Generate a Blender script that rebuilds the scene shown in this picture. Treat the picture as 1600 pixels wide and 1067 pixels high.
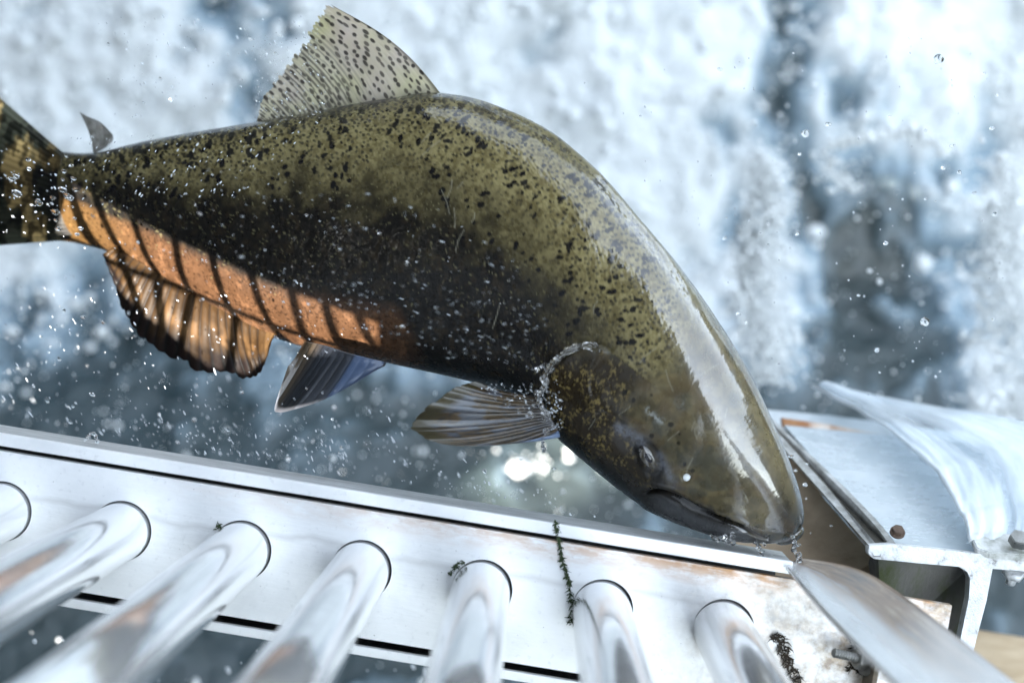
import bpy, bmesh, math, random
import numpy as np
from mathutils import Vector, Matrix

for o in list(bpy.data.objects):
    bpy.data.objects.remove(o)
SC = bpy.context.scene
COL = SC.collection
RNG = np.random.default_rng(11)
random.seed(11)

# ------------------------------------------------------------------ camera, sky, sun, exposure
PITCH = math.radians(40.0)
CAM = Vector((0.0, 0.0, 1.7))
LENS, SENSOR = 50.0, 36.0
RCAM = Matrix.Rotation(math.pi / 2 - PITCH, 3, 'X')
cd = bpy.data.cameras.new('camera')
cd.lens, cd.sensor_width, cd.clip_start, cd.clip_end = LENS, SENSOR, 0.02, 400
cd.dof.use_dof = True
cd.dof.focus_distance = 1.19
cd.dof.aperture_fstop = 2.6
co = bpy.data.objects.new('camera', cd)
COL.objects.link(co)
co.location = CAM
co.rotation_euler = (math.pi / 2 - PITCH, 0, 0)
SC.camera = co

TO_SUN_CAM = Vector((-0.62, -0.12, 0.77)).normalized()
TO_SUN = (RCAM @ TO_SUN_CAM).normalized()
SUN_EL = math.asin(TO_SUN.z)
SUN_AZ = math.atan2(TO_SUN.x, TO_SUN.y)

world = bpy.data.worlds.new('World')
SC.world = world
world.use_nodes = True
wn = world.node_tree
wn.nodes.clear()
sky = wn.nodes.new('ShaderNodeTexSky')
sky.sky_type = 'NISHITA'
sky.sun_disc = False
sky.sun_elevation = SUN_EL
sky.sun_rotation = SUN_AZ
sky.air_density, sky.dust_density, sky.ozone_density = 1.0, 1.2, 1.0
bg = wn.nodes.new('ShaderNodeBackground')
bg.inputs['Strength'].default_value = 0.15
wo = wn.nodes.new('ShaderNodeOutputWorld')
bw = wn.nodes.new('ShaderNodeRGBToBW')              # thin white cloud over the blue
wn.links.new(sky.outputs[0], bw.inputs[0])
veil = wn.nodes.new('ShaderNodeMix')
veil.data_type = 'RGBA'
veil.inputs[0].default_value = .70
wn.links.new(sky.outputs[0], veil.inputs[6])
tint = wn.nodes.new('ShaderNodeMix')
tint.data_type = 'RGBA'
tint.blend_type = 'MULTIPLY'
tint.inputs[0].default_value = 1.0
wn.links.new(bw.outputs[0], tint.inputs[6])
tint.inputs[7].default_value = (.97, 1.02, 1.0, 1)
wn.links.new(tint.outputs[2], veil.inputs[7])
wn.links.new(veil.outputs[2], bg.inputs[0])
wn.links.new(bg.outputs[0], wo.inputs[0])

sl = bpy.data.lights.new('sun', 'SUN')
sl.energy = 2.0
sl.angle = math.radians(0.5)
sl.color = (1.0, 0.93, 0.83)
so = bpy.data.objects.new('sun', sl)
COL.objects.link(so)
so.rotation_euler = TO_SUN.to_track_quat('Z', 'Y').to_euler()
so.location = CAM + TO_SUN * 6

vs = SC.view_settings
vs.view_transform = 'Standard'
vs.look = 'None'
vs.exposure = 4.05
vs.gamma = 1.0
vs.use_curve_mapping = False

# ------------------------------------------------------------------ helpers
KPX = SENSOR / LENS / 1600.0
RC = np.array(RCAM)
CAMN = np.array(CAM)


def cam(px, py, d):
    """photo pixel + depth (m) -> camera space (numpy, vectorised)"""
    px, py, d = np.broadcast_arrays(np.asarray(px, float), np.asarray(py, float), np.asarray(d, float))
    return np.stack([(px - 800) * KPX * d, -(py - 533.5) * KPX * d, -d], -1)


def to_world(p):
    return np.asarray(p) @ RC.T + CAMN


def W(px, py, d):
    return to_world(cam(px, py, d))


def to_px(pw):
    c = (np.asarray(pw) - CAMN) @ RC
    d = -c[..., 2]
    return 800 + c[..., 0] / (KPX * d), 533.5 - c[..., 1] / (KPX * d), d


def smooth(a, b, x):
    t = np.clip((np.asarray(x, float) - a) / (b - a), 0, 1)
    return t * t * (3 - 2 * t)


def _h(ix, iy, iz, seed):
    n = (ix.astype(np.int64) * 374761393 + iy.astype(np.int64) * 668265263
         + iz.astype(np.int64) * 2147483647 + seed * 974634777) & 0xFFFFFFFF
    n = ((n ^ (n >> 13)) * 1274126177) & 0xFFFFFFFF
    n = ((n ^ (n >> 15)) * 2246822519) & 0xFFFFFFFF
    return ((n ^ (n >> 16)) & 0xFFFFFF) / float(0xFFFFFF)


def vnoise(p, seed=0):
    p = np.asarray(p, float)
    i = np.floor(p).astype(np.int64)
    f = p - i
    f = f * f * f * (f * (f * 6 - 15) + 10)
    r = 0
    for dx in (0, 1):
        wx = f[..., 0] if dx else 1 - f[..., 0]
        for dy in (0, 1):
            wy = f[..., 1] if dy else 1 - f[..., 1]
            for dz in (0, 1):
                wz = f[..., 2] if dz else 1 - f[..., 2]
                r = r + wx * wy * wz * _h(i[..., 0] + dx, i[..., 1] + dy, i[..., 2] + dz, seed)
    return r


def fbm(p, octv=4, seed=0, gain=0.5):
    p = np.asarray(p, float)
    a, s, tot = 1.0, 0.0, 0.0
    for k in range(octv):
        s = s + a * vnoise(p * (2.03 ** k) + 17.3 * k, seed + k)
        tot += a
        a *= gain
    return s / tot


def v3(x, y, z=0.0):
    x, y, z = np.broadcast_arrays(np.asarray(x, float), np.asarray(y, float), np.asarray(z, float))
    return np.stack([x, y, z], -1)


def srgb(r, g, b):
    c = np.array([r, g, b], float) / 255
    return np.where(c <= 0.04045, c / 12.92, ((c + 0.055) / 1.055) ** 2.4)


def link(name, me, material=None, parent=None):
    o = bpy.data.objects.new(name, me)
    COL.objects.link(o)
    if material is not None and not me.materials:
        me.materials.append(material)
    if parent is not None:
        o.parent = parent
    return o


def mesh_np(name, verts, quads=None, tris=None, shade=True):
    """fast mesh from numpy arrays"""
    me = bpy.data.meshes.new(name)
    verts = np.asarray(verts, np.float32)
    nq = 0 if quads is None else len(quads)
    nt = 0 if tris is None else len(tris)
    me.vertices.add(len(verts))
    me.vertices.foreach_set('co', verts.ravel())
    idx = []
    if nq:
        idx.append(np.asarray(quads, np.int32).ravel())
    if nt:
        idx.append(np.asarray(tris, np.int32).ravel())
    idx = np.concatenate(idx)
    me.loops.add(len(idx))
    me.loops.foreach_set('vertex_index', idx)
    me.polygons.add(nq + nt)
    st = np.concatenate([np.arange(nq) * 4, nq * 4 + np.arange(nt) * 3]).astype(np.int32)
    me.polygons.foreach_set('loop_start', st)
    me.update(calc_edges=True)
    me.validate()
    if shade:
        me.polygons.foreach_set('use_smooth', np.ones(len(me.polygons), bool))
    return me


def set_col(me, rgb, name='Col'):
    a = me.color_attributes.new(name, 'FLOAT_COLOR', 'POINT')
    rgba = np.ones((len(rgb), 4), np.float32)
    rgba[:, :3] = rgb
    a.data.foreach_set('color', rgba.ravel())


def set_vec(me, vec, name='st'):
    a = me.attributes.new(name, 'FLOAT_VECTOR', 'POINT')
    a.data.foreach_set('vector', np.asarray(vec, np.float32).ravel())


def grid_quads(nu, nv, wrap_v=False, off=0):
    i = np.arange(nu - 1)[:, None]
    j = np.arange(nv if wrap_v else nv - 1)[None, :]
    j2 = (j + 1) % nv
    a = i * nv + j
    b = (i + 1) * nv + j
    c = (i + 1) * nv + j2
    d = i * nv + j2
    return np.stack([a, b, c, d], -1).reshape(-1, 4) + off


def bm_obj(name, bm, material=None, parent=None, smooth_shade=False):
    me = bpy.data.meshes.new(name)
    bmesh.ops.recalc_face_normals(bm, faces=bm.faces)
    bm.to_mesh(me)
    bm.free()
    if smooth_shade:
        for p in me.polygons:
            p.use_smooth = True
    return link(name, me, material, parent)


def tag(o, label, cat, group=None):
    o['label'] = label
    o['category'] = cat
    if group:
        o['group'] = group
    return o


def empty(name, loc=(0, 0, 0)):
    o = bpy.data.objects.new(name, None)
    COL.objects.link(o)
    o.location = loc
    o.empty_display_size = 0.05
    return o


def bm_box(bm, lo, hi, bevel=0.0):
    r = bmesh.ops.create_cube(bm, size=1)
    lo, hi = Vector(lo), Vector(hi)
    for v in r['verts']:
        v.co = Vector(((v.co.x + .5) * (hi.x - lo.x) + lo.x, (v.co.y + .5) * (hi.y - lo.y) + lo.y,
                       (v.co.z + .5) * (hi.z - lo.z) + lo.z))
    if bevel > 0:
        es = list({e for v in r['verts'] for e in v.link_edges})
        bmesh.ops.bevel(bm, geom=es, offset=bevel, segments=2, affect='EDGES', profile=.6)


def bm_tube(bm, p0, p1, r0, r1=None, seg=24, caps=True):
    r1 = r0 if r1 is None else r1
    p0, p1 = Vector(p0), Vector(p1)
    ax = (p1 - p0).normalized()
    u = ax.orthogonal().normalized()
    w = ax.cross(u)
    ra, rb = [], []
    for k in range(seg):
        a = 2 * math.pi * k / seg
        d = u * math.cos(a) + w * math.sin(a)
        ra.append(bm.verts.new(p0 + d * r0))
        rb.append(bm.verts.new(p1 + d * r1))
    for k in range(seg):
        f = bm.faces.new((ra[k], ra[(k + 1) % seg], rb[(k + 1) % seg], rb[k]))
        f.smooth = True
    if caps:
        bm.faces.new(ra[::-1])
        bm.faces.new(rb)


def bm_path(bm, pts, radii, seg=10):
    """tube along a path"""
    pts = [Vector(p) for p in pts]
    rings = []
    up = Vector((0.31, 0.2, 0.93))
    for i, p in enumerate(pts):
        t = (pts[min(i + 1, len(pts) - 1)] - pts[max(i - 1, 0)]).normalized()
        u = t.cross(up).normalized()
        w = t.cross(u)
        rings.append([bm.verts.new(p + (u * math.cos(2 * math.pi * k / seg) + w * math.sin(2 * math.pi * k / seg)) * radii[i])
                      for k in range(seg)])
    for a, b in zip(rings, rings[1:]):
        for k in range(seg):
            f = bm.faces.new((a[k], a[(k + 1) % seg], b[(k + 1) % seg], b[k]))
            f.smooth = True
    bm.faces.new(rings[0][::-1])
    bm.faces.new(rings[-1])


def bm_prism(bm, poly, depth_vec, bevel=0.0):
    """polygon (list of 3D points) extruded by depth_vec"""
    d = Vector(depth_vec)
    a = [bm.verts.new(Vector(p)) for p in poly]
    b = [bm.verts.new(Vector(p) + d) for p in poly]
    n = len(a)
    fs = [bm.faces.new(a[::-1]), bm.faces.new(b)]
    for k in range(n):
        fs.append(bm.faces.new((a[k], a[(k + 1) % n], b[(k + 1) % n], b[k])))
    if bevel:
        es = list({e for f in fs for e in f.edges})
        bmesh.ops.bevel(bm, geom=es, offset=bevel, segments=2, affect='EDGES')


# ---- materials
class NT:
    def __init__(self, name):
        self.m = bpy.data.materials.new(name)
        self.m.use_nodes = True
        self.t = self.m.node_tree
        self.p = self.t.nodes['Principled BSDF']

    def n(self, typ, **kw):
        nd = self.t.nodes.new(typ)
        for k, v in kw.items():
            if k in nd.inputs:
                nd.inputs[k].default_value = v
            else:
                setattr(nd, k, v)
        return nd

    def l(self, a, b):
        self.t.links.new(a, b)

    def set(self, **kw):
        for k, v in kw.items():
            self.p.inputs[k.replace('_', ' ')].default_value = v

    def coords(self, which='Object'):
        return self.n('ShaderNodeTexCoord').outputs[which]

    def noise(self, vec, scale, detail=4.0, rough=0.55, dist=0.0):
        nd = self.n('ShaderNodeTexNoise')
        nd.inputs['Scale'].default_value = scale
        nd.inputs['Detail'].default_value = detail
        nd.inputs['Roughness'].default_value = rough
        nd.inputs['Distortion'].default_value = dist
        self.l(vec, nd.inputs['Vector'])
        return nd.outputs['Fac']

    def ramp(self, fac, *stops):
        nd = self.n('ShaderNodeValToRGB')
        e = nd.color_ramp.elements
        while len(e) < len(stops):
            e.new(0.5)
        for el, (p, c) in zip(e, stops):
            el.position = p
            el.color = (*c, 1) if hasattr(c, '__len__') else (c, c, c, 1)
        self.l(fac, nd.inputs[0])
        return nd.outputs[0]

    def mix(self, fac, a, b):
        nd = self.n('ShaderNodeMix', data_type='RGBA')
        for sock, v in ((nd.inputs[0], fac), (nd.inputs[6], a), (nd.inputs[7], b)):
            if isinstance(v, (int, float)):
                sock.default_value = v
            elif isinstance(v, (tuple, list)):
                sock.default_value = (*v, 1)
            else:
                self.l(v, sock)
        return nd.outputs[2]

    def math(self, op, a, b=0.0):
        nd = self.n('ShaderNodeMath', operation=op)
        for s, v in ((nd.inputs[0], a), (nd.inputs[1], b)):
            if isinstance(v, (int, float)):
                s.default_value = v
            else:
                self.l(v, s)
        return nd.outputs[0]

    def attr(self, name, out='Color'):
        nd = self.n('ShaderNodeAttribute', attribute_name=name)
        return nd.outputs[out]

    def bump(self, height, strength=0.3, dist=0.002, prev=None):
        nd = self.n('ShaderNodeBump')
        nd.inputs['Strength'].default_value = strength
        nd.inputs['Distance'].default_value = dist
        self.l(height, nd.inputs['Height'])
        if prev is not None:
            self.l(prev, nd.inputs['Normal'])
        return nd.outputs[0]

    def scale(self, vec, s):
        nd = self.n('ShaderNodeMapping')
        nd.inputs['Scale'].default_value = s
        self.l(vec, nd.inputs['Vector'])
        return nd.outputs[0]

    def base(self, sock):
        self.l(sock, self.p.inputs['Base Color'])

    def rough(self, sock):
        self.l(sock, self.p.inputs['Roughness'])

    def normal(self, sock):
        self.l(sock, self.p.inputs['Normal'])


def mat_plate(name, stain=True):
    """pale worn steel; local X along the rail, Y up, metres"""
    t = NT(name)
    c = t.coords()
    n1 = t.noise(c, 14, 6, .6)
    n2 = t.noise(t.scale(c, (60, 400, 60)), 1, 3, .5)
    n3 = t.noise(c, 160, 3, .6)
    col = t.ramp(n1, (.30, (.72, .73, .74)), (.52, (.82, .825, .83)), (.75, (.76, .77, .78)))
    scr = t.ramp(n3, (.60, 0.0), (.72, 1.0))
    col = t.mix(t.math('MULTIPLY', scr, .25), col, (.42, .43, .44))
    sm = t.ramp(t.noise(t.scale(c, (1, 1.8, 1)), 7, 6, .7, .5), (.38, 0.0), (.62, 1.0))
    col = t.mix(t.math('MULTIPLY', sm, .22), col, (.50, .51, .51))
    if stain:
        sx = t.n('ShaderNodeSeparateXYZ')
        t.l(c, sx.inputs[0])
        # rust running along the top edge, heavier to the right
        edge = t.n('ShaderNodeMapRange', clamp=True)
        edge.inputs['From Min'].default_value = -0.020
        edge.inputs['From Max'].default_value = -0.001
        t.l(sx.outputs['Y'], edge.inputs['Value'])
        along = t.n('ShaderNodeMapRange', clamp=True)
        along.inputs['From Min'].default_value = .10
        along.inputs['From Max'].default_value = .62
        t.l(sx.outputs['X'], along.inputs['Value'])
        rn = t.noise(t.scale(c, (38, 130, 38)), 1, 6, .65)
        rm = t.math('MULTIPLY', t.math('MULTIPLY', edge.outputs[0], along.outputs[0]),
                    t.ramp(rn, (.36, 0.0), (.58, 1.0)))
        col = t.mix(t.math('MULTIPLY', rm, .95), col, (.42, .19, .045))
        # brown grime at the right end
        gx = t.n('ShaderNodeMapRange', clamp=True)
        gx.inputs['From Min'].default_value = .54
        gx.inputs['From Max'].default_value = .70
        t.l(sx.outputs['X'], gx.inputs['Value'])
        gn = t.noise(c, 45, 8, .68)
        gm = t.math('MULTIPLY', t.math('POWER', gx.outputs[0], .8), t.ramp(gn, (.33, 0.0), (.60, 1.0)))
        gcol = t.ramp(t.noise(c, 130, 5, .6), (.3, (.06, .038, .02)), (.5, (.21, .14, .075)), (.7, (.36, .28, .18)))
        col = t.mix(t.math('MULTIPLY', gm, .92), col, gcol)
        # dark specks
        sp = t.ramp(t.noise(c, 420, 2, .5), (.735, 0.0), (.76, 1.0))
        col = t.mix(t.math('MULTIPLY', sp, .7), col, (.12, .11, .10))
        # thin wavering tide line
        wv = t.math('ADD', sx.outputs['Y'], t.math('MULTIPLY', t.noise(t.scale(c, (9, 9, 9)), 1, 4, .6), .022))
        band = t.math('ABSOLUTE', t.math('ADD', wv, .021))
        tl = t.ramp(band, (0.0, 1.0), (.0012, 0.0))
        col = t.mix(t.math('MULTIPLY', tl, .35), col, (.38, .37, .36))
    t.base(col)
    t.rough(t.ramp(n1, (.3, .36), (.7, .52)))
    t.set(Metallic=.25)
    t.normal(t.bump(t.math('ADD', n2, t.math('MULTIPLY', n3, .6)), .25, .0006))
    return t.m


def mat_steel(name, col=(.74, .76, .78), rough=(.10, .22), metallic=1.0, smear=9.0):
    t = NT(name)
    c = t.coords()
    n1 = t.noise(t.scale(c, (1, 1, .12)), smear * 3, 5, .6)
    n2 = t.noise(c, 90, 4, .6)
    t.base(t.ramp(n1, (.3, tuple(x * .86 for x in col)), (.65, col)))
    t.rough(t.ramp(n2, (.35, rough[0]), (.7, rough[1])))
    t.set(Metallic=metallic)
    t.normal(t.bump(n1, .06, .0008))
    return t.m


def mat_rough(name, stops, scale=20, rough=.75, bump=.5, metallic=0.0, stretch=(1, 1, 1), spec=.5, dist=.004):
    t = NT(name)
    c = t.scale(t.coords(), stretch)
    n1 = t.noise(c, scale, 7, .65)
    n2 = t.noise(c, scale * 6, 4, .6)
    t.base(t.ramp(n1, *stops))
    t.rough(t.ramp(n2, (.3, max(.05, rough - .15)), (.7, min(1, rough + .1))))
    t.set(Metallic=metallic)
    t.p.inputs['Specular IOR Level'].default_value = spec
    t.normal(t.bump(t.math('ADD', n1, t.math('MULTIPLY', n2, .4)), bump, dist))
    return t.m


def mat_water_drop():
    t = NT('clear_water')
    t.set(Roughness=0.0, IOR=1.33)
    t.p.inputs['Transmission Weight'].default_value = 1.0
    t.set(Base_Color=(1, 1, 1, 1))
    return t.m


M_PLATE = mat_plate('worn_pale_steel')
M_RAIL = mat_plate('worn_rail_steel', stain=False)
M_TUBE = mat_steel('polished_tube_steel', (.88, .885, .89), (.09, .18), .78)
M_DROP = mat_water_drop()
M_DARK = mat_rough('shaded_channel_steel', [(.3, (.05, .05, .05)), (.7, (.11, .11, .11))], 20, .7, .3)  # channel interior: shade put into a darker steel colour

# ------------------------------------------------------------------ water of the weir and pool (behind everything)
LUM = np.array([
    (0, 0, .85), (200, 50, .92), (385, 60, .50), (395, 130, .50), (300, 200, .92), (100, 200, .88), (350, 120, .75),
    (250, 300, .9), (500, 120, .92), (700, 60, .88), (840, 60, .70), (800, 140, .85), (780, 30, .85),
    (900, 100, .90), (1000, 200, .97), (1100, 100, .92), (1145, 175, .55), (1000, 350, .97), (1080, 300, .95),
    (1100, 450, .92), (1160, 370, .50), (1150, 440, .50), (1140, 560, .50), (1195, 330, .95), (1200, 420, .92), (1195, 520, .86),
    (1260, 150, .40), (1280, 190, .38), (1330, 60, .75), (1450, 30, .85), (1560, 80, .96), (1440, 120, .70),
    (1400, 175, .45), (1300, 285, .38), (1380, 210, .75), (1330, 225, .7), (1250, 350, .22), (1350, 400, .28), (1300, 520, .22),
    (1450, 400, .45), (1500, 500, .5), (1560, 300, .88), (1480, 300, .7), (1590, 450, .85), (1590, 600, .85), (1540, 560, .6),
    (1420, 560, .36), (1230, 600, .52), (1300, 610, .5), (1500, 200, .80), (1460, 330, .5), (1240, 470, .2), (1390, 330, .3),
    (0, 400, .80), (80, 430, .62), (60, 520, .52), (160, 470, .5), (200, 560, .30), (150, 640, .16), (60, 620, .34),
    (300, 640, .16), (450, 690, .18), (600, 690, .22), (700, 740, .14), (700, 590, .52), (620, 600, .45), (600, 640, .26),
    (760, 660, .34), (850, 760, .16), (950, 770, .40), (550, 640, .28), (870, 720, .3), (920, 740, .46), (1300, 760, .3),
    (1580, 930, .12), (300, 1050, .12), (600, 1050, .22), (0, 900, .12), (450, 560, .36), (400, 450, .5), (900, 550, .6),
    (1700, 300, .8), (1700, 800, .4), (-200, 200, .85), (-200, 600, .4), (600, -150, .9), (1300, -150, .8), (800, 1200, .2),
    (1200, 1200, .2), (-200, 1000, .15), (1800, 1000, .2)], float)

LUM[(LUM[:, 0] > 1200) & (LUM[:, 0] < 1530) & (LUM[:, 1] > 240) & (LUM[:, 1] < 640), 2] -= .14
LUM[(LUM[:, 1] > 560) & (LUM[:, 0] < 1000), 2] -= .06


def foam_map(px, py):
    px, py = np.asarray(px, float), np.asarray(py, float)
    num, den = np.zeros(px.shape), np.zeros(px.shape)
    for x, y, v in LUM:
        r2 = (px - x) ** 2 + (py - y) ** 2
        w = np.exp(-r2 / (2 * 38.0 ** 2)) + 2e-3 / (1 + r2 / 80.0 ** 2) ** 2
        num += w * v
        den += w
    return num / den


def weir_surface(x, s):
    """x across, s arc length from the near pool: pool, sloping white water, upper river"""
    Y1, SL, LEN = 2.22, math.radians(50), 2.4
    y = np.where(s < Y1, s, np.where(s < Y1 + LEN, Y1 + (s - Y1) * math.cos(SL), Y1 + LEN * math.cos(SL) + (s - Y1 - LEN)))
    z = np.where(s < Y1, 0, np.where(s < Y1 + LEN, (s - Y1) * math.sin(SL), LEN * math.sin(SL)))
    return y, z


def build_water():
    NX, NS = 620, 620
    x = np.linspace(-3.2, 3.2, NX)
    s = np.concatenate([np.linspace(-2.5, .7, 60)[:-1], np.linspace(.7, 3.6, NS - 100), np.linspace(3.6, 9.0, 41)])
    NSs = len(s)
    Xg, Sg = np.meshgrid(x, s, indexing='ij')
    Yg, Zg = weir_surface(Xg, Sg)
    P = v3(Xg, Yg, Zg)
    px, py, d = to_px(P)
    ok = (d > .3)
    px = np.where(ok, px, 800)
    py = np.where(ok, py, 1300)
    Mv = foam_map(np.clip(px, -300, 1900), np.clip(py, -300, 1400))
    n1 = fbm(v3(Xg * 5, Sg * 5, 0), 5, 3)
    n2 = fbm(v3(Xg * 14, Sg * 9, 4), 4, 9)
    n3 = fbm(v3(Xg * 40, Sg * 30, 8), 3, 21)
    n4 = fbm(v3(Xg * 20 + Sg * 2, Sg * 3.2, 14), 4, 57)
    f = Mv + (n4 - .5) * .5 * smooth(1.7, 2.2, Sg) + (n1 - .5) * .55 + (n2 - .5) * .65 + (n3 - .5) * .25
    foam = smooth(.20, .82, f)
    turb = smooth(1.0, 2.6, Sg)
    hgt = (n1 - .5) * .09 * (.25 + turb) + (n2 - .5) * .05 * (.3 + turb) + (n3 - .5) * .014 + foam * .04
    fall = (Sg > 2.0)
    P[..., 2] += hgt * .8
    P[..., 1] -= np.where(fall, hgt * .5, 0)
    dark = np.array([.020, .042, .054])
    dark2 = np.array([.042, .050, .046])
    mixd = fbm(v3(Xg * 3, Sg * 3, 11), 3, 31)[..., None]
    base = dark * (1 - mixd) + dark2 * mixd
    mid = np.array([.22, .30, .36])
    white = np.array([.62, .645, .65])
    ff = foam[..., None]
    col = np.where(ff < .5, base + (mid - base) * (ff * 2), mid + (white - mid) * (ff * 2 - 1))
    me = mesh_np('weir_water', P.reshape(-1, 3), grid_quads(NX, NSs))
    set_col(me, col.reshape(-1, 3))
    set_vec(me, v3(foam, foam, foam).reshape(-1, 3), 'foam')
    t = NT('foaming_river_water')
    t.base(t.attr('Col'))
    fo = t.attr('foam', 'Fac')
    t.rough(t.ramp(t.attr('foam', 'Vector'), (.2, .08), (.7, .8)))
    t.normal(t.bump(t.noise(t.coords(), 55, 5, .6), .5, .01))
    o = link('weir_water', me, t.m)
    o['kind'] = 'structure'

    # airborne foam: lumps thrown up above the white water (nobody could count them)
    N = 26000
    xs = RNG.uniform(-1.9, 1.9, N * 3)
    ss = RNG.uniform(1.0, 3.3, N * 3)
    y, z = weir_surface(xs, ss)
    px, py, d = to_px(v3(xs, y, z))
    mv = foam_map(np.clip(px, -300, 1900), np.clip(py, -300, 1400)) + (fbm(v3(xs * 7, ss * 7, 2), 3, 41) - .5) * .5
    keep = RNG.random(N * 3) < np.clip(mv * 1.15 - .30, .012, .9) * .55
    xs, y, z, mv = xs[keep][:N], y[keep][:N], z[keep][:N], mv[keep][:N]
    n = len(xs)
    lift = RNG.gamma(1.2, .045, n)
    c = v3(xs + RNG.normal(0, .02, n), y - lift * .5, z + lift * .8)
    r = np.clip(RNG.lognormal(-5.35, .55, n), .0018, .017)
    blobs('white_foam', c, r, M_FOAM, kind='stuff', stretch=.5)


ICO_V = None


def ico(level=1):
    bm = bmesh.new()
    bmesh.ops.create_icosphere(bm, subdivisions=level, radius=1)
    V = np.array([v.co[:] for v in bm.verts])
    F = np.array([[v.index for v in f.verts] for f in bm.faces])
    bm.free()
    return V, F


def blobs(name, c, r, material, kind=None, stretch=0.0, axis=None, level=1, long=None):
    """many small round pieces joined in one mesh"""
    V, F = ico(level)
    n = len(c)
    sc = np.ones((n, 3))
    if stretch:
        sc = 1 + RNG.uniform(-stretch, stretch, (n, 3))
    vv = V[None] * sc[:, None, :] * r[:, None, None]
    if axis is not None:
        a = axis / np.linalg.norm(axis, axis=1, keepdims=True)
        k = (vv * a[:, None, :]).sum(-1, keepdims=True)
        vv = vv + a[:, None, :] * k * (long[:, None, None] - 1)
    vv = vv + c[:, None, :]
    ff = F[None] + (np.arange(n) * len(V))[:, None, None]
    me = mesh_np(name, vv.reshape(-1, 3), tris=ff.reshape(-1, 3))
    o = link(name, me, material)
    if kind:
        o['kind'] = kind
    return o


tf = NT('white_foam_lumps')
tf.set(Base_Color=(.68, .705, .71, 1), Roughness=.55)
tf.p.inputs['Subsurface Weight'].default_value = 0.0
M_FOAM = tf.m
build_water()


def flying_spray():
    # droplets thrown up between the fish and the falls, too many to count
    N = 60000
    px, py = RNG.uniform(-100, 1700, N), RNG.uniform(-60, 900, N)
    d = RNG.uniform(1.55, 2.35, N)
    keep = RNG.random(N) < .055 * (.35 + foam_map(px, py))
    px, py, d = px[keep], py[keep], d[keep]
    r = np.clip(RNG.lognormal(-6.75, .5, len(px)), .0005, .0035) * d / 1.8
    C = [W(px, py, d)]
    R = [r]
    # falling threads of white water at the right
    for (x0, y0, x1, y1, w, n, dd) in [(1196, 235, 1188, 600, 20, 3600, 2.02), (1172, 300, 1160, 470, 9, 300, 2.05), (1575, 240, 1592, 660, 30, 3600, 2.0),
                                       (1545, 320, 1540, 520, 12, 300, 2.05), (1290, 225, 1430, 205, 8, 420, 1.95), (1420, 200, 1480, 240, 9, 200, 1.95), (1280, 240, 1330, 300, 14, 200, 2.0)]:
        t_ = RNG.random(n) ** .9
        x = x0 + (x1 - x0) * t_ + RNG.normal(0, w, n) * (.7 + .6 * t_) + 7 * np.sin(t_ * 9)
        y = y0 + (y1 - y0) * t_ + RNG.normal(0, 5, n)
        C.append(W(x, y, dd + RNG.normal(0, .03, n)))
        R.append(np.clip(RNG.lognormal(-6.35, .55, n), .0006, .0065))
    blobs('flying_spray', np.concatenate(C), np.concatenate(R), M_FOAM, 'stuff', .3)


flying_spray()

# ------------------------------------------------------------------ added unseen banks, shaped to shade the place and mirror in wet skin, steel
def added_ring_bank(name, a0, a1, prof, seed, material, n=(150, 60), amp=.5, edge=.5, over=0.0):
    """unseen dark bank added round the pool; azimuth in degrees from straight ahead, clockwise; prof: t -> (radius, height)"""
    A = np.radians(np.linspace(a0, a1, n[0]))
    T = np.linspace(0, 1, n[1])
    Ag, Tg = np.meshgrid(A, T, indexing='ij')
    pr = np.array(prof, float)
    R = np.interp(Tg, np.linspace(0, 1, len(pr)), pr[:, 0])
    Z = np.interp(Tg, np.linspace(0, 1, len(pr)), pr[:, 1])
    q = v3(np.sin(Ag) * R * .9, np.cos(Ag) * R * .9, Z * .9 + seed)
    nn = fbm(q, 5, seed) - .5
    if over:
        R = R * (1 - over * Tg ** 2 * smooth(-192, -172, np.degrees(Ag)))
    R = R * (1 + nn * amp * .5)
    Z = Z + nn * amp * 2.0 * Tg + edge * Tg ** 3 * (fbm(v3(Ag * 6, 0, seed), 3, seed + 3) - .5) * 3
    P = v3(.1 + np.sin(Ag) * R, .8 + np.cos(Ag) * R, Z)
    me = mesh_np(name, P.reshape(-1, 3), grid_quads(n[0], n[1]))
    o = link(name, me, material)
    o['kind'] = 'structure'
    return o


M_ADDED_BANK = mat_rough('dark_added_bank', [(.3, (.012, .014, .007)), (.55, (.030, .030, .014)), (.75, (.058, .050, .028))], 2.5, .95, 1.0, dist=.1)
added_ring_bank('added_overhang_bank', -186, -48, [(5.2, -.4), (5.0, 2.0), (4.4, 4.2), (3.2, 6.2), (1.85, 7.3)], 8, M_ADDED_BANK, (260, 110), over=.62)
added_ring_bank('added_hillside', -60, 40, [(9.5, -.4), (10.5, 5.0), (11.5, 13.5)], 5, M_ADDED_BANK)
added_ring_bank('added_low_bank', 128, 180, [(6.2, -.4), (6.4, .6), (6.9, 1.35)], 25, M_ADDED_BANK, amp=.2, edge=.15)
added_ring_bank('added_far_bank', 30, 135, [(6.5, -.4), (7.5, 2.2), (9, 4.6)], 15, M_ADDED_BANK, amp=.3)

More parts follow.
